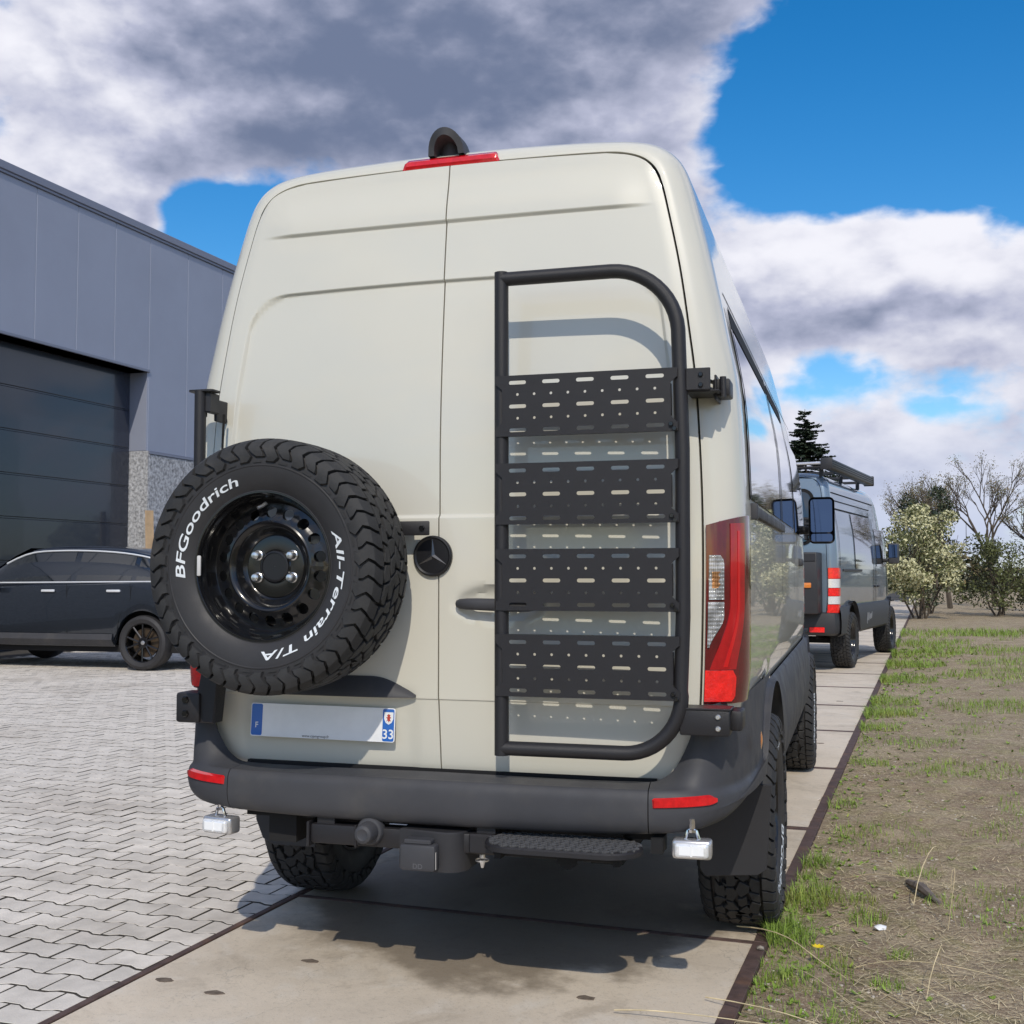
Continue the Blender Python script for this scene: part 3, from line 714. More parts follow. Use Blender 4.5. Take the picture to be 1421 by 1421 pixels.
def zrows():
    z = set(); k = ZB
    while k < 2.694: z.add(round(k, 4)); k += .0145
    for c in (1.513, 2.303, 2.296, 2.507, .926, 2.67, 2.685):
        for d in (-.009, -.006, -.003, 0, .003, .006, .009, .012): z.add(round(c+d, 4))
    for c in (.675, .68, .69): z.add(c)
    return sorted([v for v in z if ZB <= v < 2.694]+[2.695])
ZR = zrows()
SR = sorted(set([i/58 for i in range(59)]+[.885+.0055*i for i in range(11)]))
GAP = .0032
def make_door(right):
    sg = 1 if right else -1; rows = []
    for z in ZR:
        w = wdoor(z)-GAP; row = []
        for s_ in SR:
            x = sg*lerp(GAP*.75, w, s_); row.append((x, dy_door(x, z, right), z+arch(x, z)))
        rows.append(row)
    mb = MB(); mb.grid(rows, flip=not right)
    bd = rows[0]+[r_[-1] for r_ in rows[1:]]+list(reversed(rows[-1]))[1:]+[r_[0] for r_ in reversed(rows)][1:-1]
    e1 = []; cx_, cz_ = sg*.4, 1.6
    for p in bd: e1.append((p[0], p[1]+.035, p[2]))
    mb.grid([bd, e1], closev=True, flip=right)
    me = mb.mesh('door', PAINT, 30)
    o = bpy.data.objects.new('rear_door', me); COL.objects.link(o); o.parent = van
    o['label'] = 'right rear door carrying the black step ladder' if right else 'left rear door behind the spare wheel'
    return o
door_l, door_r = make_door(False), make_door(True)
# dark backing seen through the door gaps
mb = MB(); mb.grid([[(lerp(-1, 1, i/8)*(wdoor(z)+.03), lean(z)+.05+.115*max(0, .926-z), z+arch(lerp(-1, 1, i/8)*wdoor(z), z)) for i in range(9)] for z in [ZB+(2.70-ZB)*k/40 for k in range(41)]])
mb.build('door_seal', SEAL, van)
# body shell: pillar round the doors, then the flanks and roof
DR = [(.790, .72), (.824, .80), (.838, .95), (.848, 1.3), (.847, 1.6), (.8325, 1.9), (.8086, 2.1), (.779, 2.3), (.738, 2.5), (.7185, 2.58), (.700, 2.625), (.677, 2.655), (.645, 2.678), (.60, 2.694), (.54, 2.7035), (.40, 2.7085), (.2, 2.712), (0, 2.713)]
FR = [(.86, .72), (.885, .80), (.955, .95), (.965, 1.3), (.965, 1.6), (.950, 1.9), (.915, 2.1), (.872, 2.31), (.822, 2.52), (.796, 2.615), (.772, 2.672), (.740, 2.712), (.694, 2.742), (.64, 2.758), (.57, 2.768), (.42, 2.778), (.2, 2.785), (0, 2.787)]
def samp(tab, n):
    m = len(tab); ks = list(range(m)); out = []
    for i in range(n+1):
        t = (m-1)*i/n; out.append((cr(ks, [p[0] for p in tab], t), cr(ks, [p[1] for p in tab], t)))
    return out
NS = 68
DS, FS = samp(DR, NS), samp(FR, NS)
DEP = .13
def mir(pts): return [(-x, y, z) for x, y, z in pts]+[(x, y, z) for x, y, z in reversed(pts)][1:]
def ring_pt(i, th, off=0.0):
    (xd, zd), (xf, zf) = DS[i], FS[i]; s_, c_ = sin(th), cos(th)
    x = xd+GAP+(xf-xd-GAP)*s_; z = zd+GAP+(zf-zd-GAP)*s_ if zd > 2.6 else zd+(zf-zd)*s_
    y = lean(zd)+.016*(xd/.85)**2+.010+DEP*(1-c_)
    return (x+off*s_, y-off*c_, z)
def yl(z, y): return lean(min(z, 2.72))*(1-sm(y, .15, 1.8))
WHY, WHY2, WR = 1.0623, 4.732, .398
def zlow(y, base=.90, R_=.525, zc=.40):
    z = base
    for c in (WHY, WHY2):
        d = abs(y-c)
        if d < R_: z = max(z, zc+sqrt(R_*R_-d*d))
    return z
rows = []
half = [(DS[i][0]+GAP, lean(DS[i][1])+.016*(DS[i][0]/.85)**2+.045, DS[i][1]+(GAP if DS[i][1] > 2.6 else 0)) for i in range(NS+1)]
rows.append(mir(half))
for k in range(0, 11):
    th = pi/2*k/10
    rows.append(mir([ring_pt(i, th) for i in range(NS+1)]))
ys = [.19, .25, .32, .40, .46, .50]+[.53+.0444*i for i in range(25)]+[1.65, 1.8, 2.1, 2.5, 2.9, 3.3, 3.6, 3.8, 3.95, 4.1, 4.2]+[4.23+.06*i for i in range(19)]+[5.40, 5.5, 5.58, 5.63]
def ztop(y): return cr([3.6, 3.85, 4.05, 4.3, 4.6, 4.9, 5.1, 5.35, 5.5, 5.6, 5.64], [2.787, 2.78, 2.72, 2.48, 2.02, 1.52, 1.38, 1.24, 1.10, .96, .93], y) if y > 3.6 else 2.787
def flank_w(z): return cr([.72, .95, 1.3, 1.6, 1.9, 2.1, 2.31, 2.52], [.945, .955, .965, .965, .95, .915, .872, .822], z)
for y in ys:
    zt = ztop(y); zl = zlow(y); wf = 1-.30*max(0, (y-4.2)/1.45)**2.2; row = []
    for i in range(NS+1):
        x, z = FS[i]
        if z > 1.0: z = min(z, 1.0+(z-1.0)*max(0, zt-1.0)/1.787) if zt > 1 else zt
        z = max(z, zl) if zt > zl else zt
        fl = 0*(1-sm(abs(sqrt((y-WHY)**2+(z-.40)**2)-.56), 0, .06)) if z < 1.1 and abs(y-WHY) < .62 else (0*(1-sm(abs(sqrt((y-WHY2)**2+(z-.40)**2)-.56), 0, .06)) if z < 1.1 and abs(y-WHY2) < .62 else 0)
        row.append(((x+fl*(1 if FS[i][1] < 1.1 else 0))*wf, y+yl(FS[i][1], y), z))
    rows.append(mir(row))
mb = MB(); mb.grid(rows, flip=True)
cap = rows[-1]; n0 = len(cap); mb.add(cap+[(0, 5.65, .8)], [(i, i+1, n0) for i in range(n0-1)])
mb.build('body', PAINT, van, 40)
def flank_patch(y0, y1, z0f, z1f, off, ny=10, nz=8, side=1, topw=None):
    P = []
    for a in range(ny+1):
        y = lerp(y0, y1, a/ny); z0, z1 = z0f(y) if callable(z0f) else z0f, z1f(y) if callable(z1f) else z1f
        row = []
        for b in range(nz+1):
            z = lerp(z0, z1, b/nz); row.append((side*(flank_w(z)*(1-.30*max(0, (y-4.2)/1.45)**2.2)+off), y+yl(z, y), z))
        P.append(row)
    return P
for side in (1, -1):
    for (ya, yb) in ((.30, 1.93), (1.97, 3.02)):
        mb = MB(); mb.grid(flank_patch(ya, yb, 1.575, lambda y: 2.215, .004, side=side), flip=side < 0)
        w = mb.build('side_window', GLASS, van)
        mb = MB()
        mb.grid(flank_patch(ya, yb, lambda y: 2.15, lambda y: 2.222, .006, nz=3, side=side), flip=side < 0)
        mb.grid(flank_patch(ya-.004, ya+.035, 1.57, 2.16, .006, 2, 8, side), flip=side < 0)
        mb.grid(flank_patch(yb-.035, yb+.004, 1.57, 2.16, .006, 2, 8, side), flip=side < 0)
        mb.build('window_seal', SEAL, w)
    mb = MB(); mb.grid(flank_patch(3.15, 4.42, 1.56, lambda y: min(2.10, ztop(y)-.22), .004, 14, side=side), flip=side < 0); mb.build('cab_window', GLASS, van)
    # sliding-door rail, seams, sill cladding
    mb = MB(); X_ = flank_w(1.54)
    mb.rbox(min(side*(X_-.004), side*(X_+.016)), max(side*(X_-.004), side*(X_+.016)), .37, 2.0, 1.520, 1.556, .004)
    mb.rbox(min(side*(X_-.004), side*(X_+.022)), max(side*(X_-.004), side*(X_+.022)), .355, .40, 1.508, 1.562, .005)
    mb.build('door_rail', PLASTIC, van)
    mb = MB()
    for yy, za, zb in ((2.02, .95, 2.25), (3.06, .92, 2.3), (3.14, .92, 2.3), (4.28, .98, 1.56)):
        mb.grid(flank_patch(yy-.0035, yy+.0035, za, zb, .0012, 1, 14, side), flip=side < 0)
    mb.grid(flank_patch(.30, 4.2, lambda y: 2.262, lambda y: 2.270, .0012, 20, 1, side), flip=side < 0)
    mb.build('door_seam', SEAL, van)
    mb = MB(); mb.rbox(min(side*.962, side*.99), max(side*.962, side*.99), 3.58, 3.74, 1.375, 1.42, .012, 2); mb.build('side_handle', PLASTIC, van)
    mb = MB()
    def clad(ya, yb, zb_, n):
        P = []
        for a in range(n+1):
            y = lerp(ya, yb, a/n); zt = .905; zz = zlow(y, zb_, .515)
            wf = 1-.30*max(0, (y-4.2)/1.45)**2.2
            row = [(side*(.952)*wf, y, max(zt, zz)+.002), (side*(.966)*wf, y, max(zt-.012, zz)), (side*(.984)*wf, y, max(.80, zz)), (side*(.996)*wf, y, max(.66, zz)), (side*(.985)*wf, y, max(.54, zz)), (side*(.955)*wf, y, max(.47, zz)), (side*(.90)*wf, y, max(.46, zz))]
            P.append(row)
        mb.grid(P, flip=side > 0)
    clad(1.102, 5.3, .46, 110)
    mb.build('side_cladding', PLASTIC, van)
# underbody
mb = MB(); mb.box(-.94, .94, .12, 5.45, .905, .925); mb.box(-.62, .62, .25, 5.3, .52, .903)
for x in (-.55, .55): mb.box(x-.05, x+.05, .0, 5.3, .44, .54)
mb.box(-.70, .70, .03, .06, .515, .70)  # panel added to block sun leaking between bumper and tow tube
mb.tube([(-.75, WHY, .39), (.75, WHY, .39)], .055, 12); mb.lathe([(-.16, .02), (-.13, .11), (0, .15), (.13, .11), (.16, .02)], 16, M=Matrix.Translation((0, WHY, .40)))
for x in (-.50, .50): mb.box(x-.035, x+.035, .35, 1.75, .47, .50)
mb.build('underbody', UNDER, van)
for sx_ in (1, -1):
    for yy in (WHY, WHY2):
        mb = MB(); mb.box(min(sx_*.55, sx_*.57), max(sx_*.55, sx_*.57), yy-.55, yy+.55, .42, .90); mb.build('wheel_well', UNDER, van)
        make_wheel(van, (sx_*.868, yy, WR), 0 if sx_ > 0 else pi, random.uniform(0, 6))
# ---- tail lights wrap the pillar
iz = lambda z: min(range(NS+1), key=lambda i: abs(DS[i][1]-z))
def ring_at(z, th, off):
    t = 0
    for i in range(NS):
        if DS[i][1] <= z <= DS[i+1][1]: t = (z-DS[i][1])/(DS[i+1][1]-DS[i][1]); break
    a, b = ring_pt(i, th, off), ring_pt(i+1, th, off)
    return tuple(lerp(p, q, t) for p, q in zip(a, b))
def lens(side, f0, f1, za, zb, off, n=14, m=18, zsl=0.0):
    """patch between angles f0(z)..f1(z) and heights za..zb of the pillar, with a side wall back to the body"""
    G = []
    for k in range(m+1):
        z = lerp(za, zb, k/m); a0, a1 = (f0(z) if callable(f0) else f0), (f1(z) if callable(f1) else f1)
        row = []
        for j in range(n+1):
            th = lerp(a0, a1, j/n); zz = z+zsl*(sin(th)-.3)*(k/m)
            if th <= pi/2: p = ring_at(zz, th, off)
            else:
                q = ring_at(zz, pi/2, off); p = (q[0], q[1]+(th-pi/2)*.16, q[2])
            row.append((side*p[0], p[1], p[2]))
        G.append(row)
    mb = MB(); mb.grid(G, flip=side > 0)
    bd = G[0]+[r_[-1] for r_ in G[1:]]+list(reversed(G[-1]))[1:]+[r_[0] for r_ in reversed(G)][1:-1]
    c = [(p[0]-side*.020 if abs(p[0]) > .9 else p[0], p[1]+.022, p[2]) for p in bd]
    mb.grid([bd, c], closev=True, flip=side < 0)
    return mb
for side in (1, -1):
    tl = lens(side, .06, 1.80, .935, 1.485, .012, zsl=.035).build('tail_light', REDDARK, van)
    cv = lambda z: sm(z, .98, 1.24)
    lens(side, lambda z: lerp(.10, .66, cv(z)), lambda z: lerp(.78, 1.12, cv(z)), 1.038, 1.478, .0148, 12, 26, zsl=.012).build('red_lens', REDLENS, tl)
    lens(side, lambda z: lerp(.42, .86, cv(z)), lambda z: lerp(.52, .93, cv(z)), 1.045, 1.46, .0165, 3, 24).build('light_guide', REDGUIDE, tl)
    lens(side, .11, lambda z: lerp(.15, .48, sm(z, 1.10, 1.20)), 1.105, 1.243, .0185, 8, 14).build('reversing_lens', RIBCLEAR, tl)
    lens(side, .13, lambda z: .48-.10*sm(z, 1.365, 1.39), 1.25, 1.385, .0185, 8, 10).build('indicator_lens', RIBCLEAR, tl)
    lens(side, .20, lambda z: .40-.06*abs(sin(z*160)), 1.285, 1.335, .0192, 6, 9).build('indicator_bulb', RIBAMBER, tl)
    lens(side, .07, lambda z: .82-.10*sm(z, 1.012, 1.036)-.08*sm(.956-z, 0, .014), .942, 1.036, .0185, 10, 12).build('brake_lens', REDBRIGHT, tl)
# ---- bumper in three pieces
BX = [(0, -.128), (.25, -.127), (.50, -.121), (.70, -.108), (.78, -.094), (.84, -.070), (.885, -.035), (.920, .015), (.945, .08), (.965, .18), (.980, .33), (.988, .50), (.992, .70), (.994, .90), (.994, 1.10)]
bs = [0.0]
for i in range(1, len(BX)): bs.append(bs[-1]+sqrt((BX[i][0]-BX[i-1][0])**2+(BX[i][1]-BX[i-1][1])**2))
def bpath(s_):
    x, y = cr(bs, [p[0] for p in BX], s_), cr(bs, [p[1] for p in BX], s_); e_ = .006
    dx = cr(bs, [p[0] for p in BX], min(s_+e_, bs[-1]))-cr(bs, [p[0] for p in BX], max(s_-e_, 0)); dy = cr(bs, [p[1] for p in BX], min(s_+e_, bs[-1]))-cr(bs, [p[1] for p in BX], max(s_-e_, 0))
    L = sqrt(dx*dx+dy*dy); return x, y, dy/L, -dx/L          # outward normal
def btop(x): return cr([0, .70, .755, .80, .84, .875, .915, .95, .99], [.697, .697, .715, .752, .82, .915, .938, .945, .945], x)
def bbot(x, y): return cr([0, .5, .8, .92, .97, .99], [.545, .548, .562, .585, .615, .64], x)
def bsurf(s_, k, off=0.0):
    x, y, nx, ny = bpath(s_); zb, zt = bbot(x, y), btop(x)
    it = cr([0, .70, .80, .86, .90, .95, .99], [.115, .105, .092, .062, .035, .022, .030], x)
    R_ = [(-.085, zb-.002), (-.030, zb+.002), (-.008, zb+.022), (0, zb+.05), (0, .640), (-.004, .668), (-.016, .686)]
    for f in (.12, .3, .5, .7, .88, 1.0): R_.append((-lerp(.016, it, f**.9), .686+f*(zt-.686)))
    ks = list(range(len(R_))); o_ = cr(ks, [p[0] for p in R_], k)+off; z = cr(ks, [p[1] for p in R_], k)
    if y > .2:
        d_ = abs(y-WHY)
        if d_ < .515: z = max(z, .40+sqrt(.515**2-d_*d_)+.0006*k)
    return (x+nx*o_, y+ny*o_, z)
def bumper_piece(s0, s1, n, mirror=False):
    G = []
    for i in range(n+1):
        s_ = lerp(s0, s1, i/n); row = []
        for k in range(0, 49):
            p = bsurf(abs(s_), k*.25); row.append((p[0] if s_ >= 0 else -p[0], p[1], p[2]))
        G.append(row)
    mb = MB(); mb.grid(G, flip=True)
    for e_, fl_ in ((0, False), (-1, True)):
        mb.grid([G[e_], [(p[0]*.995, p[1]+.03, p[2]) for p in G[e_]]], flip=fl_)
    return mb
SJ = interp(.697, [p[0] for p in BX], bs)
bumper_piece(-SJ+.0015, SJ-.0015, 60).build('bumper', PLASTIC, van, 45)
ends = [bumper_piece(SJ+.0015, bs[-1], 110).build('bumper_end', PLASTIC, van, 45), bumper_piece(-bs[-1], -SJ-.0015, 110).build('bumper_end', PLASTIC, van, 45)]
for side, par in ((1, ends[0]), (-1, ends[1])):
    s0, s1 = interp(.706, [p[0] for p in BX], bs), interp(.893, [p[0] for p in BX], bs); G = []
    for i in range(25):
        f = i/24; s_ = lerp(s0, s1, f); row = []
        zc = .651+.008*f; hh = .0165*(1-sm(f, .82, 1.08)); 
        for j in range(7):
            z = zc+hh*(j/3-1); x, y, nx, ny = bpath(s_); o_ = .006 if 0 < j < 6 and 0 < i < 24 else -.006
            row.append((side*(x+nx*o_), y+ny*o_, z))
        G.append(row)
    mb = MB(); mb.grid(G, flip=side > 0); mb.build('reflector', REFLECTOR, par)
# side marker, mud flaps
mb = MB(); mb.grid([[(.993+.005*sin(pi*j/6)*sin(pi*i/6), .33+.022*(j/3-1), .79+.030*(i/3-1)*(1-.3*abs(j/3-1))) for j in range(7)] for i in range(7)]); mb.build('side_marker', AMBER, van)
for side in (1, -1):
    pl = [(.755, .60), (.755, .30), (.775, .275), (.955, .29), (.985, .31), (1.005, .60)] if side > 0 else [(-.985, .60), (-.975, .37), (-.945, .30), (-.90, .277), (-.72, .277), (-.72, .60)]
    if side > 0: pl = pl
    mb = MB(); mb.prism(pl, -.005, .005, M=XZ(.60), inset=.002); mb.build('mud_flap', VANBLACK, van)
# ---- badge, door handle, plate light hood, plate
mb = MB(); Mb = Matrix.Translation((-.018, lean(1.386)-.001, 1.3865))@Matrix.Rotation(-pi/2, 4, 'Z')
mb.lathe([(0, .0665), (.010, .0665), (.0135, .0640), (.0145, .0605), (.0125, .0575), (.0105, .055), (.0105, .0005)], 48, M=Mb)
bd_ = mb.build('badge', CAPBLACK, van)
mb = MB()
for k in range(3):
    a = pi/2+2*pi*k/3; c, s_ = cos(a), sin(a); R_ = .0575; w_ = .0105
    p0 = (0, 0, .0175); tip = (R_*c, R_*s_, .012); l = (w_*cos(a+pi/3), w_*sin(a+pi/3), .0108); r_ = (w_*cos(a-pi/3), w_*sin(a-pi/3), .0108)
    mb.add([p0, tip, l, r_], [(0, 1, 2), (0, 3, 1)], M=Matrix.Translation((-.018, 0, 1.3865))@XZ(0))
mb.build('star_emblem', mat('dark_chrome', (.10, .10, .105), .2, .8), bd_, 0)
def loft_bar(path, secs, n=14):                              # path points with elliptical half sizes (depth, height)
    mb = MB(); rings = []
    for (x, y, z), (a, b) in zip(path, secs): rings.append([(x, y+a*cos(2*pi*k/n), z+b*sin(2*pi*k/n)) for k in range(n)])
    mb.grid(rings, closev=True, flip=False); mb.add(rings[0], [tuple(range(n-1, -1, -1))]); mb.add(rings[-1], [tuple(range(n))])
    return mb
hx = [.062, .066, .078, .105, .14, .20, .26, .31, .345, .355]
loft_bar([(x, -.012-.020*sm(x, .06, .13)*(1-sm(x, .3, .36)), 1.233-.004*sm(x, .1, .3)) for x in hx], [(.002, .003), (.010, .011), (.014, .016), (.015, .0185), (.013, .0195), (.012, .020), (.012, .020), (.012, .019), (.008, .014), (.001, .002)]).build('door_handle', PLASTIC, door_r)
hood = MB(); G = []
for i in range(33):
    f = i/32; x = lerp(-.60, -.078, f); e_ = min(1, sin(pi*min(1, (1-f)/.30)/2)) if f > .7 else 1.0
    yb = dy_door(x, .96, False); row = []
    for (a, z) in ((.0, .996), (.012, .992), (.034, .960), (.046, .936), (.046, .930), (.0, .929)):
        zz = .929+(z-.929)*(.12+.88*e_); row.append((x, yb+.002-a*(.25+.75*e_), zz))
    G.append(row)
hood.grid(G, flip=True); hood.add(G[-1], [tuple(range(6))]); hood.build('plate_lamp_hood', PLASTIC, door_l)
plate = part('number_plate', door_l, 'white number plate with blue ends and blank middle', (-.410, .004, .838), 0)
plate.rotation_euler = (radians(-4), radians(.5), radians(.6))
mb = MB(); mb.prism(rrect(-.26, .26, -.055, .055, .008), 0, .003, M=XZ(-.004), inset=.0006); mb.build('plate_base', PLATEWHITE, plate)
for x0, x1 in ((-.257, -.217), (.217, .257)):
    mb = MB(); mb.prism(rrect(x0, x1, -.052, .052, .006), 0, .0004, M=XZ(-.0073)); mb.build('blue_band', PLATEBLUE, plate)
def plate_text(txt, x, z, size, m, off=.002, name='lettering', par=plate, y=-.0081, align='CENTER'):
    vs, fs = text_mesh(txt, size, off, align); mb = MB(); mb.add(vs, fs, M=Matrix.Translation((x, 0, z))@XZ(y)); return mb.build(name, m, par, 0)
plate_text('F', -.237, -.026, .026, WHITE, .0004); plate_text('33', .237, -.043, .042, WHITE, .0006)
plate_text('www.cipmgroup.fr', -.02, -.051, .013, GREYPRINT, .0)
mb = MB(); mb.prism([(-.016, .022), (-.016, 0), (-.010, -.012), (0, -.018), (.010, -.012), (.016, 0), (.016, .022)], 0, .0004, M=Matrix.Translation((.238, 0, .020))@XZ(-.0078)); mb.build('shield', WHITE, plate)
mb = MB(); mb.prism([(-.006, .012), (-.001, .016), (.006, .013), (.004, .008), (.009, .004), (.004, .001), (.008, -.007), (.003, -.006), (0, -.011), (-.002, -.004), (-.008, -.008), (-.004, 0), (-.009, .006), (-.003, .006)], 0, .0004, M=Matrix.Translation((.238, 0, .020))@XZ(-.0083)); mb.build('lion', REDPRINT, plate)
# ---- brake light and camera hood on the roof edge
mb = MB(); G = []
for i in range(41):
    f = i/40; x = lerp(-.176, .172, f); e_ = sin(pi*min(1, min(f, 1-f)/.06)/2)**.5 if 0 < f < 1 else 0
    yy, z0 = lean(2.70)+.012, 2.7125+arch(x, 2.695)*.25
    row = [(x, yy+.03, z0-.004), (x, yy-.004, z0-.004), (x, yy-.010*e_, z0+.006*e_), (x, yy-.006*e_, z0+.022*e_), (x, yy+.008, z0+.033*e_), (x, yy+.055, z0+.046*e_+.004), (x, yy+.07, z0+.03)]
    G.append(row)
mb.grid(G, flip=True); mb.build('brake_light', REFLECTOR, van)
rc_ = part('reversing_camera', van, None, (-.018, lean(2.7)+.07, 2.752))
mb = MB(); G = []
for i in range(15):                                          # arched hood, open to the rear
    f = i/14; y = lerp(-.062, .085, f); hgt = .088*(1-sm(f, .55, 1.0)*.85)*(1-.04*(1-f)); wd = .064*(1-.22*sm(f, .4, 1)); row = []
    for j in range(17):
        a = pi*j/16; px_ = -wd*cos(a); row.append((px_*(1-.16*sin(a)), y-.030*sin(a)*(1-f), hgt*sin(a)**.62))
    G.append(row)
mb.grid(G, flip=False)
mb.grid([[(p[0]*.68, p[1]+.002, p[2]*.70) for p in G[0]], G[0]]); mb.grid([[(p[0]*.68, p[1]+.002, p[2]*.70) for p in G[0]], [(p[0]*.62, p[1]+.06, p[2]*.60) for p in G[0]]], flip=True)
mb.grid([[(p[0]*.62, p[1]+.06, p[2]*.60) for p in G[0]], [(p[0]*.62, p[1]+.06, 0) for p in G[0]]], flip=True)
mb.build('camera_hood', PLASTIC, rc_)
mb = MB(); mb.rbox(-.095, .085, -.03, .08, -.012, .006, .006); mb.build('camera_base', PLASTIC, rc_)
mb = MB(); mb.lathe([(0, .018), (.02, .018), (.024, .012), (.022, .001)], 20, M=Matrix.Translation((.0, -.005, .030))@Matrix.Rotation(-pi/2, 4, 'Z')); mb.build('camera_lens', GLOSSBLACK, rc_)
for x in (.62,):
    mb = MB(); mb.lathe([(0, .014), (.008, .014), (.012, .008), (.012, .001)], 14, M=Matrix.Translation((x, .30, 2.768))@Matrix.Rotation(-pi/2, 4, 'Y')); mb.build('roof_bung', PAINT, van)
# ---- wing mirror
for side in (1, -1):
    wm = part('wing_mirror', van)
    xs = lambda x: side*x
    mb = MB(); G = []
    for k in range(9):
        f = k/8; y = lerp(4.30, 4.44, f); sc_ = sqrt(max(.02, 1-(f*.98)**2.2)); cx, cz = 1.075, 1.675
        G.append([(xs(cx+(x-cx)*sc_), y, cz+(z-cz)*sc_) for x, z in rrect(1.0, 1.165, 1.525, 1.83, .035)])
    mb.grid(G, closev=True, flip=side > 0); mb.add(G[-1], [tuple(range(len(G[-1])))])
    mb.tube([(xs(.93), 4.46, 1.62), (xs(1.05), 4.40, 1.62)], .03, 10); mb.build('mirror_housing', PLASTIC, wm)
    for (z0, z1) in ((1.60, 1.815), (1.54, 1.59)):
        mb = MB(); mb.prism(rrect(1.013, 1.15, z0, z1, .018), 0, .003, M=Matrix(((side, 0, 0, 0), (0, 0, -1, 4.303), (0, 1, 0, 0), (0, 0, 0, 1)))); mb.build('mirror_glass', MIRROR, wm)
# ---- ladder on the right door
ladder = part('ladder', van, 'black tubular D-shaped ladder with four perforated step plates', (-.007, 0, 0))
LY = -.105
def arc(cx, cz, r, a0, a1, n=10): return [(cx+r*cos(lerp(a0, a1, k/n)), cz+r*sin(lerp(a0, a1, k/n))) for k in range(n+1)]
TRD = .0222
xl_, zt_, zb_ = .252, 2.250, .795
right = [(xl_, zt_)]+[(.45, zt_)]+arc(.600, zt_-.205, .205, pi/2, .07, 12)[0:]
right += [(.8145, 1.70), (.812, 1.2), (.803, .985)]
right += arc(.632, .968, .173, 0.0, -pi/2, 12)+[(.45, zb_), (xl_, zb_)]
right = [right[0]]+right[1:]
mb = MB(); mb.tube([(x, LY, z) for x, z in right], TRD, 16)
mb.tube([(xl_, LY, zb_-TRD*.98), (xl_, LY, zt_+TRD*.98)], TRD*1.003, 16)
mb.build('tube_frame', POWDER, ladder, 50)
mb = MB()
for z in (zt_-TRD, zb_+TRD): mb.lathe([(-.003, .030), (.003, .030)], 16, M=Matrix.Translation((xl_+.020, LY, z))@Matrix.Rotation(pi/4 if z > 1 else -pi/4, 4, 'Y'))
PW, PH = .562, .188
def step_outline():
    h, w = PH/2, PW/2; n = .020; t = .038
    return [(-w, -h), (w, -h), (w, -h+t-.012), (w-n, -h+t+.006), (w-n, h-t-.006), (w, h-t+.012), (w, h), (-w, h), (-w, h-t+.012), (-w+n, h-t-.006), (-w+n, -h+t+.006), (-w, -h+t-.012)]
sp = [step_outline()]
for r_ in range(5):
    z = PH/2-.0225-.0367*r_
    if r_ % 2 == 0:
        for k in range(5): sp.append(slotp(-.2115+.1065*k, z, .0555, .0118))
    else:
        for k in range(9): sp.append(circ(-.2115+.05325*k, z, .0044, 10))
pv, pf = curve_plate(sp, .003)
mb = MB(); mb.add(pv, pf, M=XZ(0))
w, h = PW/2, PH/2
for z in (h-.0015, -h+.0015):                                # folded lips
    mb.rbox(-w, w, .001, .022, z-.0015, z+.0015, .001, 1)
for s_ in (-1, 1):
    for (z0, z1) in ((h-.028, h-.001), (-h+.001, -h+.028)): mb.rbox(s_*w-.0016, s_*w+.0016, .0, .024, z0, z1, .0008, 1)
    mb.rbox(s_*(w-.020)-.0015, s_*(w-.020)+.0015, .0, .018, -h+.046, h-.046, .0008, 1)
ME_STEP = mb.mesh('step_plate', POWDER, 30)
mb = MB(); mb.lathe([(0, .0075), (.004, .0075), (.006, .006), (.006, .0005)], 6, M=Matrix.Rotation(-pi/2, 4, 'Z')); ME_BOLT = mb.mesh('bolt', GLOSSBLACK, 30)
for z0, z1 in ((1.940, 1.752), (1.666, 1.482), (1.402, 1.219), (1.143, .957)):
    zc = (z0+z1)/2
    put('step_plate', ME_STEP, ladder, (.523, LY-TRD-.004, zc), (radians(1.5), 0, 0))
    for (x, z) in ((.785, zc-h+.020), (.795, zc-h+.006)): put('bolt', ME_BOLT, ladder, (x, LY-TRD-.006, z))
mb = MB()                                                    # upper hinge bracket
mb.rbox(.828, .90, -.118, -.110, 1.872, 1.938, .002, 1); mb.add([(.82, -.118, 1.94), (.82, .02, 1.94), (.915, .035, 1.905), (.915, -.03, 1.905), (.82, -.118, 1.936), (.82, .02, 1.936), (.915, .035, 1.901), (.915, -.03, 1.901)], [(0, 3, 2, 1), (4, 5, 6, 7), (0, 4, 7, 3), (3, 7, 6, 2), (1, 2, 6, 5)])
mb.rbox(.825, .925, -.105, .03, 1.868, 1.874, .002, 1); mb.rbox(.898, .950, -.045, .05, 1.862, 1.915, .006, 2); mb.rbox(.905, .912, -.06, .05, 1.85, 1.925, .002, 1)
mb.tube([(.930, -.050, 1.858), (.930, -.050, 1.919)], .010, 10)
mb.build('hinge_bracket', POWDER, ladder)
for x, z in ((.872, 1.918), (.872, 1.887)): put('bolt', ME_BOLT, ladder, (x, -.119, z))
mb = MB(); mb.rbox(.80, .945, -.115, -.030, .856, .932, .005, 2); mb.rbox(.940, .978, -.075, .03, .868, .928, .008, 2); mb.rbox(.79, .95, -.118, -.02, .930, .936, .002, 1); mb.build('hinge_bracket', POWDER, ladder)
mb = MB()
for z in (.912, .878): mb.lathe([(0, .0085), (.004, .0085), (.007, .006), (.007, .0005)], 8, M=Matrix.Translation((.912, -.115, z))@Matrix.Rotation(-pi/2, 4, 'Z'))
mb.build('hinge_bolts', SILVER, ladder)
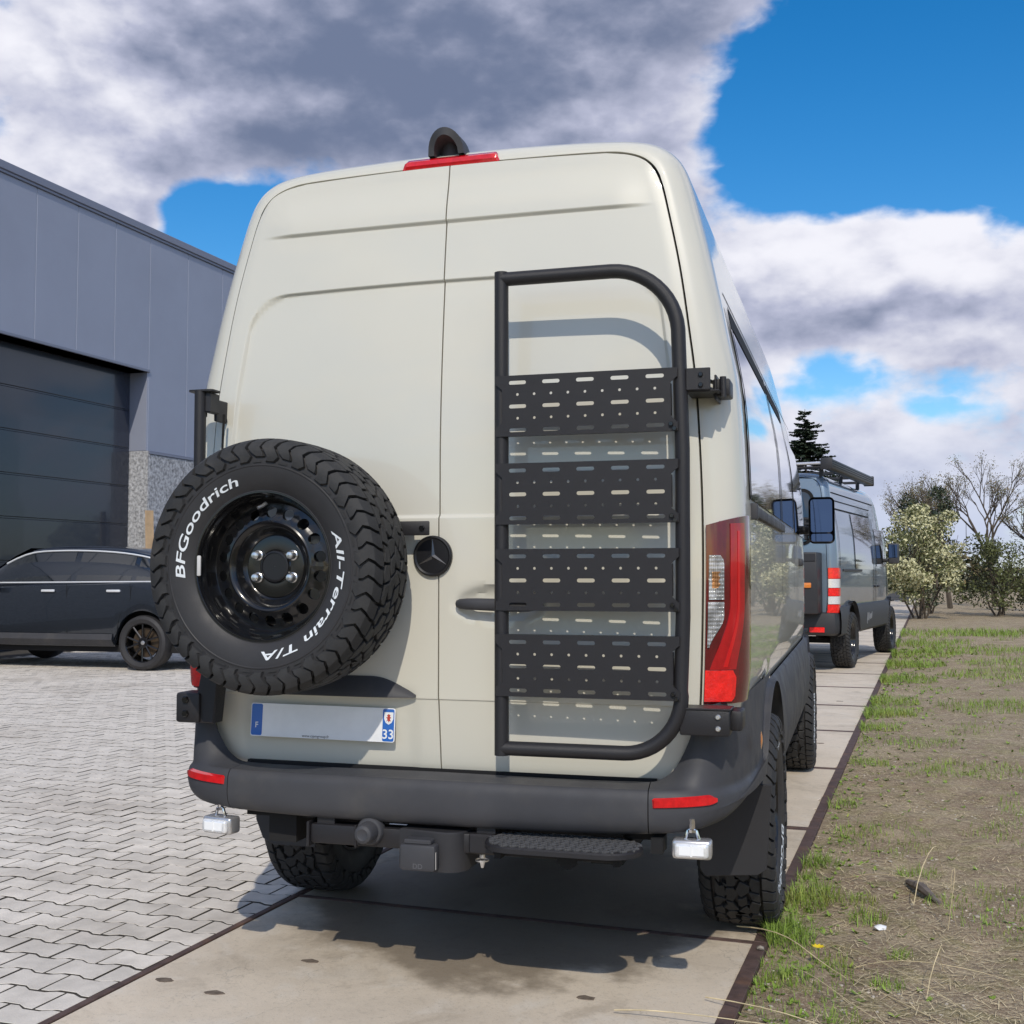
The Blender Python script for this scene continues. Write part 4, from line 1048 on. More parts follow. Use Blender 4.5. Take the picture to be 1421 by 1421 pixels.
# ---- spare wheel and its carrier
carrier = part('spare_wheel_carrier', van, 'black swing-out carrier post on the left door edge')
mb = MB(); mb.tube([(-.812, -.115, 1.06), (-.812, -.115, 1.945)], .0195, 20); mb.build('post', POWDER, carrier)
mb = MB(); mb.prism([(x-.805, y-.095) for x, y in rrect(-.048, .046, -.036, .030, .016)], 1.942, 1.948); mb.build('post_cap', POWDER, carrier)
mb = MB(); mb.rbox(-.800, -.776, -.115, -.05, 1.872, 1.940, .004, 1); mb.rbox(-.836, -.81, -.10, -.07, 1.86, 1.94, .004, 1); mb.rbox(-.800, -.789, -.05, .030, 1.850, 1.925, .003, 1); mb.build('post_bracket', VANBLACK, carrier)
mb = MB(); mb.tube([(-.772, -.03, 1.875), (-.782, -.03, 1.62), (-.785, -.03, 1.5)], .004, 6); mb.build('cable', SEAL, carrier)
mb = MB(); mb.tube([(-.81, -.10, 1.50), (-.45, -.085, 1.475), (-.12, -.075, 1.475)], .022, 12); mb.tube([(-.81, -.10, 1.15), (-.44, -.085, 1.20)], .022, 12); mb.tube([(-.438, -.085, 1.10), (-.438, -.085, 1.60)], .022, 12); mb.lathe([(.0, .05), (.12, .05)], 16, M=Matrix.Translation((-.438, -.07, 1.3525))@Matrix.Rotation(-pi/2, 4, 'Z')); mb.build('swing_frame', POWDER, carrier)
mb = MB(); mb.rbox(-.19, -.008, -.068, -.060, 1.452, 1.498, .004, 2); mb.rbox(-.19, -.075, -.062, -.03, 1.455, 1.495, .004, 1); mb.build('arm_bracket', POWDER, carrier)
put('bolt', ME_BOLT, carrier, (-.032, -.068, 1.476), (0, 0, 0)).scale = (1.3, 1.3, 1.3)
mb = MB(); mb.rbox(-.890, -.800, -.118, -.02, .835, .935, .010, 2); mb.prism([(-.835, .835), (-.755, .835), (-.735, 1.02), (-.80, 1.02)], 0, .06, M=XZ(-.045), inset=.004); mb.build('lower_bracket', POWDER, carrier)
for z in (.912, .866): put('bolt', ME_BOLT, carrier, (-.850, -.118, z), (0, 0, 0)).scale = (1.7, 1.5, 1.7)
SPX, SPY, SPZ = -.447, -.242, 1.3525
spare = make_wheel(van, (SPX, SPY, SPZ), -pi/2, 0.0, 'spare_wheel', 'all-terrain spare wheel with white lettering and black steel rim on the rear door', nuts=(30, 150, 210, 330))
mb = MB(); mb.rbox(.1085, .1165, -.2225, -.209, -.030, .034, .004, 2); put('balance_weight', mb.mesh('balance_weight', mat('bare_weight', (.62, .61, .60), .5)), spare)
mb = MB(); mb.tube([(.072, -.008, .196), (.084, -.014, .186), (.098, -.022, .180)], [.006, .0055, .005], 8); put('valve', mb.mesh('valve', SILVER), spare)
# ---- tow gear, step and work lamps under the bumper
tow = part('tow_bar', van, 'black tow bar with round ball cover and lidded socket')
mb = MB(); mb.rbox(-.400, .235, -.100, -.035, .466, .528, .007, 2); mb.rbox(-.409, -.400, -.112, -.03, .456, .536, .003, 1)
mb.rbox(-.245, -.238, -.104, -.03, .462, .532, .002, 1); mb.rbox(.14, .225, -.112, -.03, .470, .530, .005, 1)
for x in (-.35, .19): mb.box(x-.03, x+.03, -.09, .3, .50, .56)
mb.build('cross_tube', POWDER, tow)
mb = MB(); Mb = Matrix.Translation((-.189, -.098, .518))@Matrix.Rotation(-pi/2, 4, 'Z')
mb.lathe([(-.01, .044), (.012, .044), (.018, .040), (.020, .033), (.060, .031), (.068, .027), (.072, .018), (.070, .014), (.070, .0005)], 32, M=Mb); mb.build('ball_cover', PLASTIC, tow)
mb = MB(); mb.prism([(-.088, -.110), (.075, -.135), (.108, -.120), (.128, -.09), (.128, .10), (-.088, .10)], .412, .533, inset=.004); mb.build('socket_block', VANBLACK, tow)
mb = MB(); mb.rbox(-.064, .052, -.172, -.125, .420, .500, .009, 2); mb.rbox(-.052, .036, -.166, -.12, .500, .514, .003, 1); sk = mb.build('socket_lid', PLASTIC, tow)
mb = MB(); mb.box(.0525, .0545, -.168, -.160, .428, .480); mb.build('lid_edge', SILVER, tow)
vs_, fs_ = text_mesh('DD', .022, .0004, 'CENTER'); mb = MB(); mb.add(vs_, fs_, M=Matrix.Translation((-.004, 0, .428))@XZ(-.1726)); mb.build('lid_mark', GREYPRINT, tow, 0)
mb = MB(); mb.tube([(.178, -.09, .466), (.178, -.09, .455)], .009, 8); mb.lathe([(-.002, .022), (.002, .022)], 12, M=Matrix.Translation((.178, -.09, .448))@Matrix.Rotation(-pi/2, 4, 'Y')); mb.tube([(.178, -.09, .448), (.178, -.09, .425)], [.010, .004], 8); mb.build('safety_pin', SILVER, tow)
step = part('tow_step', van, 'black rubber-topped rear step below the bumper')
oval = lambda r_: [(x, y) for x, y in rrect(.205-r_, .685+r_, -.235-r_, -.035+r_, .10, 10)]
mb = MB(); mb.prism(oval(0), .508, .526, inset=.005); mb.build('step_board', POWDER, step)
mb = MB(); rs_ = random.Random(2)
for i in range(34):
    for j in range(9):
        x, y = .222+.0138*i+(.007 if j % 2 else 0), -.222+.0215*j
        if x > .672: continue
        ex = max(.305-x, x-.585, 0); ey = max(abs(y+.135)-.005, 0)
        if ex*ex+ey*ey*(1 if ex > 0 else 0) > .088**2 or abs(y+.135) > .092: continue
        a = (pi/4 if (i+j) % 2 else -pi/4); c_, s_ = cos(a), sin(a)
        pl = [(x+u*c_-v*s_, y+u*s_+v*c_) for u, v in ((-.0085, -.003), (.0085, -.003), (.0085, .003), (-.0085, .003))]
        mb.prism(pl, .525, .5315, inset=.0012)
mb.build('step_tread', STEPRUB, step, 0)
mb = MB(); mb.box(.235, .255, -.15, .10, .47, .506); mb.box(.60, .62, -.15, .10, .47, .506); mb.tube([(.235, -.10, .476), (.62, -.10, .476)], .008, 8)
mb.lathe([(-.004, .032), (.004, .032), (.004, .001)], 16, M=Matrix.Translation((.455, -.12, .478))@Matrix.Rotation(-pi/2, 4, 'Z')); mb.box(.70, .735, -.08, .0, .50, .545); mb.build('step_mount', UNDER, step)
def work_lamp(x, z, dx, rz):
    w = part('work_lamp', van, None, (x, -.085, z), rz)
    mb = MB(); mb.rbox(-.058, .058, -.012, .045, -.030, .026, .010, 3); mb.build('lamp_housing', LAMPBODY, w)
    mb = MB(); mb.rbox(-.050, .050, -.026, -.006, -.024, .020, .010, 3); l = mb.build('lamp_lens', LAMPGLASS, w)
    mb = MB()
    for k in range(2):
        mb.rbox(-.036+.038*k, -.002+.038*k, -.0275, -.0265, -.015, .012, .0004, 1)
    mb.rbox(-.003, .003, -.029, -.0262, -.018, .015, .0004, 1)
    mb.build('led_chip', mat('led_white', (.93, .94, .95), .3) if 'led_white' not in MATS else MATS['led_white'], w)
    mb = MB(); mb.tube([(-.02, .012, .024), (-.012, .01, .05), (.0, .01, .058), (.012, .01, .05), (.02, .012, .024)], .005, 8); mb.tube([(0, .01, .05), (0, .01, .085)], .009, 8); mb.lathe([(-.004, .013), (.004, .013)], 10, M=Matrix.Translation((0, .01, .05))@Matrix.Rotation(-pi/2, 4, 'Y')); mb.build('lamp_bracket', CHROME, w)
work_lamp(-.742, .502, 0, radians(-9)); work_lamp(.822, .523, 0, radians(3))
# ------------------------------------------------------------------ blue-grey van parked ahead
van2 = thing('panel_van', 'blue grey high roof van with awning and black rear box parked further ahead', 'van', (.094, 12.91, 0), -.17)
F2 = [(.930, .74), (.945, .95), (.950, 1.3), (.945, 1.6), (.925, 1.9), (.885, 2.15), (.860, 2.35), (.835, 2.52), (.80, 2.615), (.72, 2.68), (.60, 2.71), (.4, 2.725), (.2, 2.732), (0, 2.735)]
D2 = [(.800, .74), (.825, .95), (.830, 1.3), (.826, 1.6), (.812, 1.9), (.785, 2.15), (.765, 2.35), (.742, 2.50), (.705, 2.585), (.64, 2.635), (.54, 2.655), (.4, 2.665), (.2, 2.67), (0, 2.672)]
def w2(z): return cr([p[1] for p in F2[:8]], [p[0] for p in F2[:8]], z)
def lean2(z): return .10*max(0, (z-1.6)/1.1)**1.5
A2, B2 = samp(D2, 40), samp(F2, 40)
def ring2(i, th): 
    (xd, zd), (xf, zf) = A2[i], B2[i]
    return (lerp(xd, xf, sin(th)), lean2(zd)+.11*(1-cos(th)), lerp(zd, zf, sin(th)))
def zt2(y): return cr([3.5, 3.75, 4.0, 4.3, 4.6, 4.95, 5.15, 5.4, 5.55, 5.64], [2.735, 2.72, 2.62, 2.3, 1.9, 1.45, 1.30, 1.16, 1.0, .9], y) if y > 3.5 else 2.735
def arc2(y, b):
    z = b
    for c in (1.06, 4.72):
        d = abs(y-c)
        if d < .53: z = max(z, .42+sqrt(.53**2-d*d))
    return z
rows = [mir([(A2[i][0], lean2(A2[i][1])+.04, A2[i][1]) for i in range(41)])]
rows += [mir([ring2(i, pi/2*k/7) for i in range(41)]) for k in range(8)]
for y in [.17, .25, .4, .52]+[.56+.05*k for k in range(21)]+[1.62, 2, 2.5, 3, 3.5, 3.75, 4.0]+[4.15+.06*k for k in range(20)]+[5.4, 5.5, 5.6, 5.64]:
    zt = zt2(y); wf = 1-.28*max(0, (y-4.2)/1.45)**2.2; row = []; zl = arc2(y, .86)
    for i in range(41):
        x, z = B2[i]
        if z > 1.0: z = min(z, 1.0+(z-1.0)*max(0, zt-1.0)/1.735) if zt > 1 else zt
        z = max(z, zl) if zt > zl else zt
        row.append((x*wf, y+lean2(B2[i][1])*(1-sm(y, .15, 1.6)), z))
    rows.append(mir(row))
mb = MB(); mb.grid(rows, flip=True); n0 = len(rows[-1]); mb.add(rows[-1]+[(0, 5.66, .8)], [(i, i+1, n0) for i in range(n0-1)]); mb.build('body', BLUEVAN, van2, 40)
for sg in (-1, 1):
    mb = MB(); R_ = []
    for k in range(33):
        z = lerp(.72, 2.635, k/32); w = cr([p[1] for p in D2[:10]], [p[0] for p in D2[:10]], z)-.008
        R_.append([(sg*lerp(.004, w, j/10), lean2(z)+.004, z+.018*(1-(lerp(0, 1, j/10))**2)*sm(z, 2.4, 2.64)) for j in range(11)])
    mb.grid(R_, flip=sg < 0); dr_ = mb.build('rear_door', BLUEVAN, van2)
    mb = MB(); lo, hi = .14, .66
    pts = [(sg*x, z) for x, z in (rrect(.10, .655, 1.72, 2.50, .16, 7))]; y_ = lambda z, o: lean2(z)-o
    inn = [(sg*x, z) for x, z in rrect(.14, .615, 1.76, 2.46, .13, 7)]
    mb.grid([[(x, y_(z, .002), z) for x, z in pts], [(x, y_(z, .014), z) for x, z in pts], [(x, y_(z, .014), z) for x, z in inn], [(x, y_(z, .004), z) for x, z in inn]], closev=True, flip=sg > 0)
    wi = mb.build('window_seal', SEAL, dr_)
    mb = MB(); mb.add([(x, y_(z, .006), z) for x, z in inn], [tuple(range(len(inn)))]); mb.build('window_pane', GLASS, dr_, 0)
mb = MB()
for z in (1.86, 1.93, 2.0, 2.07): mb.box(-.60, .68, -.075, -.055, z, z+.025)
for x in (-.55, .55): mb.box(x-.02, x+.02, -.06, .01, 1.8, 2.1)
mb.build('rear_rack_bar', VANBLACK, van2)
mb = MB(); mb.rbox(-.75, .765, -.36, -.01, .80, 1.62, .02, 2); bx_ = mb.build('rear_box', VANBLACK, van2)
mb = MB(); mb.rbox(-.73, .745, -.372, -.36, 1.50, 1.60, .004, 1); mb.box(-.62, .62, -.366, -.36, 1.02, 1.03); mb.build('box_lid', VANBLACK, bx_)
mb = MB(); mb.rbox(.53, .69, -.385, -.36, 1.145, 1.215, .012, 2); mb.build('marker_lamp', AMBER, bx_)
for side in (1, -1):
    def lens2(za, zb, off, a0=.12, a1=1.9):
        G = []
        for k in range(7):
            z = lerp(za, zb, k/6); i = min(range(40), key=lambda q: abs(A2[q][1]-z)); row = []
            for j in range(9):
                th = lerp(a0, a1, j/8); p = ring2(i, min(th, pi/2)); q = (p[0]+off*sin(min(th, pi/2)), p[1]-off*cos(min(th, pi/2))+max(0, th-pi/2)*.16, z); row.append((side*q[0], q[1], q[2]))
            G.append(row)
        mb = MB(); mb.grid(G, flip=side > 0); bd = G[0]+[r_[-1] for r_ in G[1:]]+list(reversed(G[-1]))[1:]+[r_[0] for r_ in reversed(G)][1:-1]
        mb.grid([bd, [(p[0]*.985, p[1]+.02, p[2]) for p in bd]], closev=True, flip=side < 0); return mb
    t2 = lens2(.80, 1.415, .020).build('tail_light', REDLENS, van2)
    lens2(1.27, 1.405, .026).build('brake_lens', REDBRIGHT, t2); lens2(1.145, 1.262, .026).build('indicator_lens', LAMPGLASS, t2)
    lens2(1.035, 1.137, .026).build('red_lens', REDBRIGHT, t2); lens2(.925, 1.028, .026).build('reversing_lens', LAMPGLASS, t2); lens2(.81, .917, .026).build('red_lens', REDBRIGHT, t2)
    def fp2(y0, y1, z0, z1, off, ny=6, nz=8): return [[(side*(w2(lerp(z0, z1, b/nz))*(1-.28*max(0, (lerp(y0, y1, a/ny)-4.2)/1.45)**2.2)+off), lerp(y0, y1, a/ny), lerp(z0, z1, b/nz)) for b in range(nz+1)] for a in range(ny+1)]
    for (ya, yb, mm, nm, za, zb) in ((.28, 1.42, BLUEVAN, 'side_panel', 1.46, 2.22), (1.46, 3.0, GLASS, 'side_window', 1.40, 2.20), (3.35, 4.35, GLASS, 'cab_window', 1.45, 2.05)):
        mb = MB(); mb.grid(fp2(ya, yb, za, zb, .006 if mm is GLASS else -.002), flip=side < 0); mb.build(nm, mm, van2)
    mb = MB()
    for (ya, yb, za, zb) in ((.26, .285, 1.44, 2.23), (1.42, 1.455, 1.42, 2.23), (.26, 3.02, 2.215, 2.235), (3.02, 3.05, .9, 2.3), (3.22, 3.25, .9, 2.2), (4.36, 4.40, 1.0, 1.95), (.2, 3.6, 2.44, 2.455), (.35, 3.2, 2.335, 2.347)):
        mb.grid(fp2(ya, yb, za, zb, .008, 4, 6), flip=side < 0)
    mb.build('body_seam', SEAL, van2)
    mb = MB(); mb.rbox(min(side*.94, side*.965), max(side*.94, side*.965), .45, 1.95, 1.365, 1.40, .004, 1); mb.build('door_rail', VANBLACK, van2)
    mb = MB()
    for yy in (3.08, 3.36): mb.rbox(min(side*.945, side*.975), max(side*.945, side*.975), yy, yy+.13, 1.12, 1.155, .008, 1)
    mb.build('side_handle', VANBLACK, van2)
    P = []
    for a in range(101):
        y = lerp(.10, 5.3, a/100); zz = arc2(y, .48); wf = 1-.28*max(0, (y-4.2)/1.45)**2.2
        P.append([(side*w_*wf, y, max(z_, zz)) for w_, z_ in ((.93, .90), (.965, .885), (.985, .80), (.992, .66), (.985, .52), (.93, .47))])
    mb = MB(); mb.grid(P, flip=side > 0); sc_ = mb.build('side_cladding', VANBLACK, van2)
    mb = MB(); xm = 0.0                                      # worn pale marking, too far off to read
    for (w_, h_, z0_) in ((.05, .17, -.05), (.03, .11, 0), (.06, .12, 0), (.035, .12, -.01), (.05, .07, .02), (.06, .09, .01), (.03, .08, .02), (.06, .10, .02)):
        mb.add([(xm, z0_, 0), (xm+w_, z0_, 0), (xm+w_+.05, z0_+h_, 0), (xm+.05, z0_+h_, 0)], [(0, 1, 2, 3)], M=Matrix(((0, 0, side, side*.9935), (side, 0, 0, 2.1 if side > 0 else 2.6), (0, 1, 0, .635), (0, 0, 0, 1)))); xm += w_+.012
    mb.build('sill_marking', mat('pale_grey_print', (.30, .30, .30), .6) if 'pale_grey_print' not in MATS else MATS['pale_grey_print'], sc_, 0, kind='stuff')
    wm = part('wing_mirror', van2); mb = MB(); mb.rbox(min(side*1.0, side*1.17), max(side*1.0, side*1.17), 4.22, 4.34, 1.50, 1.84, .03, 2); mb.tube([(side*.9, 4.3, 1.56), (side*1.05, 4.28, 1.56)], .03, 8); mb.build('mirror_housing', PLASTIC, wm)
    mb = MB(); mb.rbox(min(side*1.015, side*1.155), max(side*1.015, side*1.155), 4.214, 4.222, 1.60, 1.82, .003, 1); mb.build('mirror_glass', MIRROR, wm)
    for yy in (1.06, 4.72):
        mb = MB(); mb.box(min(side*.55, side*.57), max(side*.55, side*.57), yy-.5, yy+.5, .42, .88); mb.build('wheel_well', UNDER, van2)
        make_wheel(van2, (side*.85, yy, .398), 0 if side > 0 else pi, random.uniform(0, 6), letters=False)
mb = MB(); mb.box(-.92, .92, .08, 5.4, .86, .88); mb.box(-.6, .6, .2, 5.2, .50, .86); mb.tube([(-.75, 1.06, .39), (.75, 1.06, .39)], .05, 10); mb.build('underbody', UNDER, van2)
mb = MB()
bp2 = [(-.965, .52), (-.965, .06), (-.93, -.03), (-.82, -.075), (0, -.095), (.82, -.075), (.93, -.03), (.965, .06), (.965, .52)]
G = [[(x*(1-i_), y+d_, z) for x, y in bp2] for i_, d_, z in ((.05, .06, .50), (.01, .01, .53), (0, 0, .58), (0, 0, .70), (.012, .015, .80), (.05, .06, .815))]
mb.grid(G); b2 = mb.build('bumper', VANBLACK, van2)
for side in (1, -1):
    mb = MB(); mb.rbox(min(side*.60, side*.80), max(side*.60, side*.80), -.098, -.075, .545, .615, .006, 1); mb.build('reflector', REDBRIGHT, b2)
# awning and roof rack
mb = MB(); mb.rbox(.80, .935, -.10, 3.25, 2.745, 2.885, .018, 2); aw = mb.build('awning', ALU, van2)
for ya, yb in ((-.135, -.10), (3.25, 3.29)): mb = MB(); mb.rbox(.785, .945, ya, yb, 2.735, 2.895, .015, 2); mb.build('awning_end', VANBLACK, aw)
mb = MB()
for z in (2.785, 2.815, 2.845): mb.box(.935, .938, -.09, 3.24, z, z+.008)
mb.build('awning_groove', SEAL, aw)
mb = MB()
for y in (.02, 1.0, 2.0, 3.0): mb.rbox(-.80, .80, y, y+.05, 2.76, 2.80, .004, 1)
mb.rbox(-.82, -.78, -.05, 3.2, 2.74, 2.83, .004, 1)
for y in (.1, 1.5, 2.9):
    for x in (-.74, .72): mb.box(x, x+.05, y, y+.05, 2.66, 2.77)
rk = mb.build('roof_rack', VANBLACK, van2)
mb = MB(); mb.tube([(-.75, -.06, 2.83), (.78, -.06, 2.83)], .022, 10); mb.build('rack_tube', SILVER, rk)
# ------------------------------------------------------------------ dark sport-utility car by the building
suv = thing('parked_car', 'dark blue grey estate car with black alloy wheels parked by the grey hall', 'car', (-9.70, 11.52, 0), pi)
TRIM = mat('satin_trim', (.80, .82, .85), .35, .2)
ST = [(-2.52, .66, .62, .95), (-2.46, .80, .50, 1.08), (-2.3, .90, .40, 1.17), (-2.0, .955, .36, 1.215), (-1.48, .975, .33, 1.235), (-.8, .965, .32, 1.22), (0, .965, .32, 1.20), (.7, .965, .32, 1.175), (1.15, .965, .33, 1.15), (1.48, .97, .34, 1.09), (1.8, .95, .35, 1.03), (2.1, .89, .37, .96), (2.28, .79, .40, .86), (2.36, .62, .46, .74)]
sk_ = lambda c, x: cr([s[0] for s in ST], [s[c] for s in ST], x)
rows = []; xs_ = sorted(set([s[0] for s in ST]+[-1.48+.06*k for k in range(-8, 9)]+[1.48+.06*k for k in range(-8, 9)]))
for x in xs_:
    hw, zs, zb = sk_(1, x), sk_(2, x), sk_(3, x); za = zs
    for c in (-1.48, 1.48):
        d = abs(x-c)
        if d < .44: za = max(za, .39+sqrt(.44**2-d*d))
    P = [(hw*.90, zs), (hw*.965, lerp(zs, zb, .10)), (hw*.985, lerp(zs, zb, .35)), (hw, lerp(zs, zb, .60)), (hw*.985, lerp(zs, zb, .85)), (hw*.955, lerp(zs, zb, .97)), (hw*.90, zb), (hw*.5, zb+.03), (0, zb+.035)]
    rows.append([(x, -y, max(z, min(za, zb))) for y, z in P]+[(x, y, max(z, min(za, zb))) for y, z in reversed(P[:-1])])
mb = MB(); mb.grid(rows, flip=True)
for e_ in (0, -1): mb.add(rows[e_], [tuple(range(len(rows[e_])))])
mb.build('body', SUVPAINT, suv, 40)
GH = [(-2.42, 1.12, .80, .78), (-2.2, 1.28, .84, .72), (-1.9, 1.45, .86, .69), (-1.48, 1.60, .87, .665), (-1.0, 1.69, .87, .655), (-.4, 1.733, .87, .65), (.2, 1.735, .87, .645), (.6, 1.70, .87, .64), (.95, 1.56, .87, .66), (1.25, 1.36, .86, .70), (1.5, 1.14, .85, .74)]
gk = lambda c, x: cr([s[0] for s in GH], [s[c] for s in GH], x)
gx = [lerp(-2.42, 1.5, k/40) for k in range(41)]; rows = []
for x in gx:
    zt, wb, wt = gk(1, x), gk(2, x), gk(3, x); zb = min(1.13, zt-.01)
    P = [(wb, zb), (lerp(wb, wt, .5)+.01, lerp(zb, zt, .5)), (wt, lerp(zb, zt, .90)), (wt*.93, lerp(zb, zt, .975)), (wt*.6, zt+.012), (0, zt+.02)]
    rows.append([(x, -y, z) for y, z in P]+[(x, y, z) for y, z in reversed(P[:-1])])
mb = MB(); mb.grid(rows, flip=True); mb.build('cabin', SUVPAINT, suv, 40)
for sg in (1, -1):
    def gp(x0, x1, f0=.28, f1=.86, off=.006, n=10):
        G = []
        for a in range(n+1):
            x = lerp(x0, x1, a/n); zt, wb, wt = gk(1, x), gk(2, x), gk(3, x); zb = 1.13; row = []
            for b in range(5):
                z = lerp(max(1.235, lerp(zb, zt, .05)), lerp(zb, zt, f1), b/4); t = (z-zb)/max(.01, (zt-zb)); row.append((x, sg*(lerp(wb, wt, min(1, t/.9))+.010*sin(pi*min(1, t))+off), z))
            G.append(row)
        return G
    for a, b in ((-1.98, -1.28), (-1.20, -.30), (-.20, .98)):
        mb = MB(); mb.grid(gp(a, b), flip=sg > 0); mb.build('side_window', GLASS, suv)
    top = [(x, sg*(gk(3, x)+.018), lerp(1.13, gk(1, x), .90)) for x in [lerp(-2.05, 1.0, k/20) for k in range(21)]]
    mb = MB(); mb.tube(top, .013, 6); mb.tube([(-2.05, sg*.885, 1.235), (1.05, sg*.885, 1.215)], .011, 6); mb.tube([(-2.05, sg*.885, 1.235), top[0]], .011, 6); mb.build('window_trim', TRIM, suv)
    for x in (-1.02, .06): mb = MB(); mb.rbox(x-.11, x+.11, min(sg*.955, sg*.985), max(sg*.955, sg*.985), 1.085, 1.12, .010, 2); mb.build('door_handle', TRIM, suv)
    mb = MB()
    for pl in ([(-1.05, .42), (-1.12, .75), (-1.30, 1.0), (-1.28, 1.2)], [(-.25, .40), (-.24, 1.2)], [(.98, .40), (1.05, .8), (1.0, 1.15)]):
        mb.tube([(x, sg*(sk_(1, x)*(.99 if z > .6 else .975)+.001), z) for x, z in pl], .004, 4)
    mb.build('door_seam', SEAL, suv)
    mb = MB(); mb.grid([[(x, sg*(sk_(1, x)*f), z) for f, z in ((.985, .50), (1.0, .42), (.93, .33))] for x in [lerp(-1.0, 1.0, k/6) for k in range(7)]], flip=sg > 0); mb.build('sill_trim', PLASTIC, suv)
    mb = MB(); mb.rbox(.88, 1.06, min(sg*.98, sg*1.13), max(sg*.98, sg*1.13), 1.13, 1.29, .03, 2); mb.build('wing_mirror', SUVPAINT, suv)
    mb = MB(); mb.rbox(-2.50, -2.15, min(sg*.60, sg*.885), max(sg*.60, sg*.885), .92, 1.03, .03, 2); mb.build('tail_light', REDLENS, suv)
    mb = MB(); mb.rbox(2.0, 2.30, min(sg*.52, sg*.83), max(sg*.52, sg*.83), .74, .86, .03, 2); mb.build('headlight', CLEARLENS, suv)
    for cx_ in (-1.48, 1.48):
        wh = part('wheel', suv, None, (cx_, sg*.835, .385), 0 if sg > 0 else pi)
        M_ = Matrix.Rotation(pi/2, 4, 'Z')
        mb = MB(); mb.lathe([(-.11, .26), (-.13, .33), (-.115, .37), (-.06, .384), (.06, .384), (.115, .37), (.132, .33), (.115, .275), (.10, .268)], 40, M=M_); mb.build('tyre', SIDEWALL, wh)
        mb = MB(); mb.lathe([(.10, .275), (.112, .270), (.105, .262), (.02, .250), (-.09, .250)], 40, M=M_)
        for k in range(10):
            a = 2*pi*(k//2)/5+(.16 if k % 2 else -.16); a2 = 2*pi*(k//2)/5+(.30 if k % 2 else -.30)
            mb.tube([(.070*cos(a)+0, .085, .070*sin(a)), (.26*cos(a2), .098, .26*sin(a2))] if True else [], [.017, .013], 6)
        mb.lathe([(.06, .085), (.095, .075), (.098, .03), (.10, .001)], 24, M=M_); mb.build('rim', SUVRIM, wh)
        mb = MB(); mb.lathe([(.0, .205), (.02, .205), (.02, .08)], 32, M=M_); mb.build('brake_disc', TAN, wh)
        mb = MB(); mb.lathe([(.100, .030), (.105, .026), (.106, .001)], 20, M=M_); mb.build('hub_cap', SILVER, wh)
        mb = MB(); mb.box(cx_-.46, cx_+.46, min(sg*.5, sg*.66), max(sg*.5, sg*.66), .25, .92); mb.build('wheel_well', UNDER, suv)
mb = MB(); mb.box(-2.2, 2.1, -.80, .80, .24, .34); mb.build('underbody', UNDER, suv)
mb = MB(); mb.grid([[(x, y, z) for y in (-.62, 0, .62)] for x, z in ((1.52, 1.16), (1.25, 1.38), (.93, 1.585), (.66, 1.70))], flip=True); mb.v = [(x+.012, y*(1 if z < 1.4 else .93), z+.022) for x, y, z in mb.v]; mb.build('windscreen', GLASS, suv)
# ------------------------------------------------------------------ grey industrial hall
bl = thing('industrial_hall', 'grey panelled industrial hall with pebble concrete plinth and dark doorway', 'building', (-12.5, 16.3, 0), -.045)
ZP, ZT, ZO = 3.84, 8.22, 5.44                                # plinth top, wall top, door head
mb = MB(); mb.box(-20, -.009, .66, 34, .0, 8.2); mb.box(-20, -.55, -22, .66, 0, 8.2); mb.box(-.55, -.009, -22, .66, ZO, 8.2); mb.box(-.55, -.009, -22, -3.7, 0, 8.2); mb.build('wall', JOINTM, bl)
PW_ = 1.315
def wpanel(y0, y1, z0, z1):
    mb = MB(); mb.rbox(-.08, .0, y0+.010, y1-.010, z0, z1, .006, 1); return mb.build('wall_panel', PANELM, bl)
for k in range(0, 25): wpanel(.66+PW_*k, .66+PW_*(k+1), ZP, ZT)
for k in range(0, 4): wpanel(.66-(k+1)*1.09, .66-k*1.09, ZO+.05, ZT)
for k in range(0, 13): wpanel(-3.7-PW_*(k+1), -3.7-PW_*k, ZP, ZT)
mb = MB(); mb.rbox(-.10, .035, -22, 34, ZT, ZT+.05, .006, 1); mb.rbox(-.12, .06, -22, 34, ZT+.05, 8.42, .012, 1); mb.build('roof_edge', FLASH, bl)
for (a, b) in ((.66, 6.5), (6.5, 12.5), (12.5, 20), (20, 34), (-9.7, -3.7), (-16, -9.7), (-22, -16)):
    mb = MB(); mb.rbox(-.30, .045, a+.006, b-.006, -.05, ZP-.07, .01, 1); mb.build('plinth', PEBBLEDASH, bl)
    mb = MB(); mb.rbox(-.10, .060, a, b, ZP-.065, ZP-.012, .004, 1); mb.build('plinth_flashing', FLASH, bl)
for y0, y1 in ((.630, .66), (-3.70, -3.67)):                 # returns of the door opening
    mb = MB(); mb.rbox(-.48, -.005, y0, y1, ZP, ZO, .004, 1); mb.build('door_jamb', PANELM, bl)
    mb = MB(); mb.rbox(-.48, .043, y0+.002, y1-.002, -.05, ZP-.004, .004, 1); mb.build('door_jamb', PEBBLEDASH, bl)
mb = MB(); mb.rbox(-.50, .03, -3.72, .68, ZO, ZO+.055, .006, 1); mb.build('door_lintel', FLASH, bl)
dl = MB(); dl.rbox(-.46, -.42, -3.66, .625, 0, ZO, .004, 1); dl = dl.build('roller_door', DOORDARK, bl)
for k in range(7):
    mb = MB(); mb.rbox(-.425, -.405, -3.64, .61, .03+.775*k, .03+.775*(k+1)-.025, .012, 1); mb.build('door_panel', DOORDARK, dl)
mb = MB(); mb.rbox(-.10, .10, -.012, .012, 0, 2.62, .003, 1)
tb = mb.build('timber_board', WOOD); tb.location = (-12.30, 16.93, 0); tb.rotation_euler = (0, radians(-2), radians(75)); tag(tb, 'pale raw timber board leaning upright against the hall plinth', 'board')
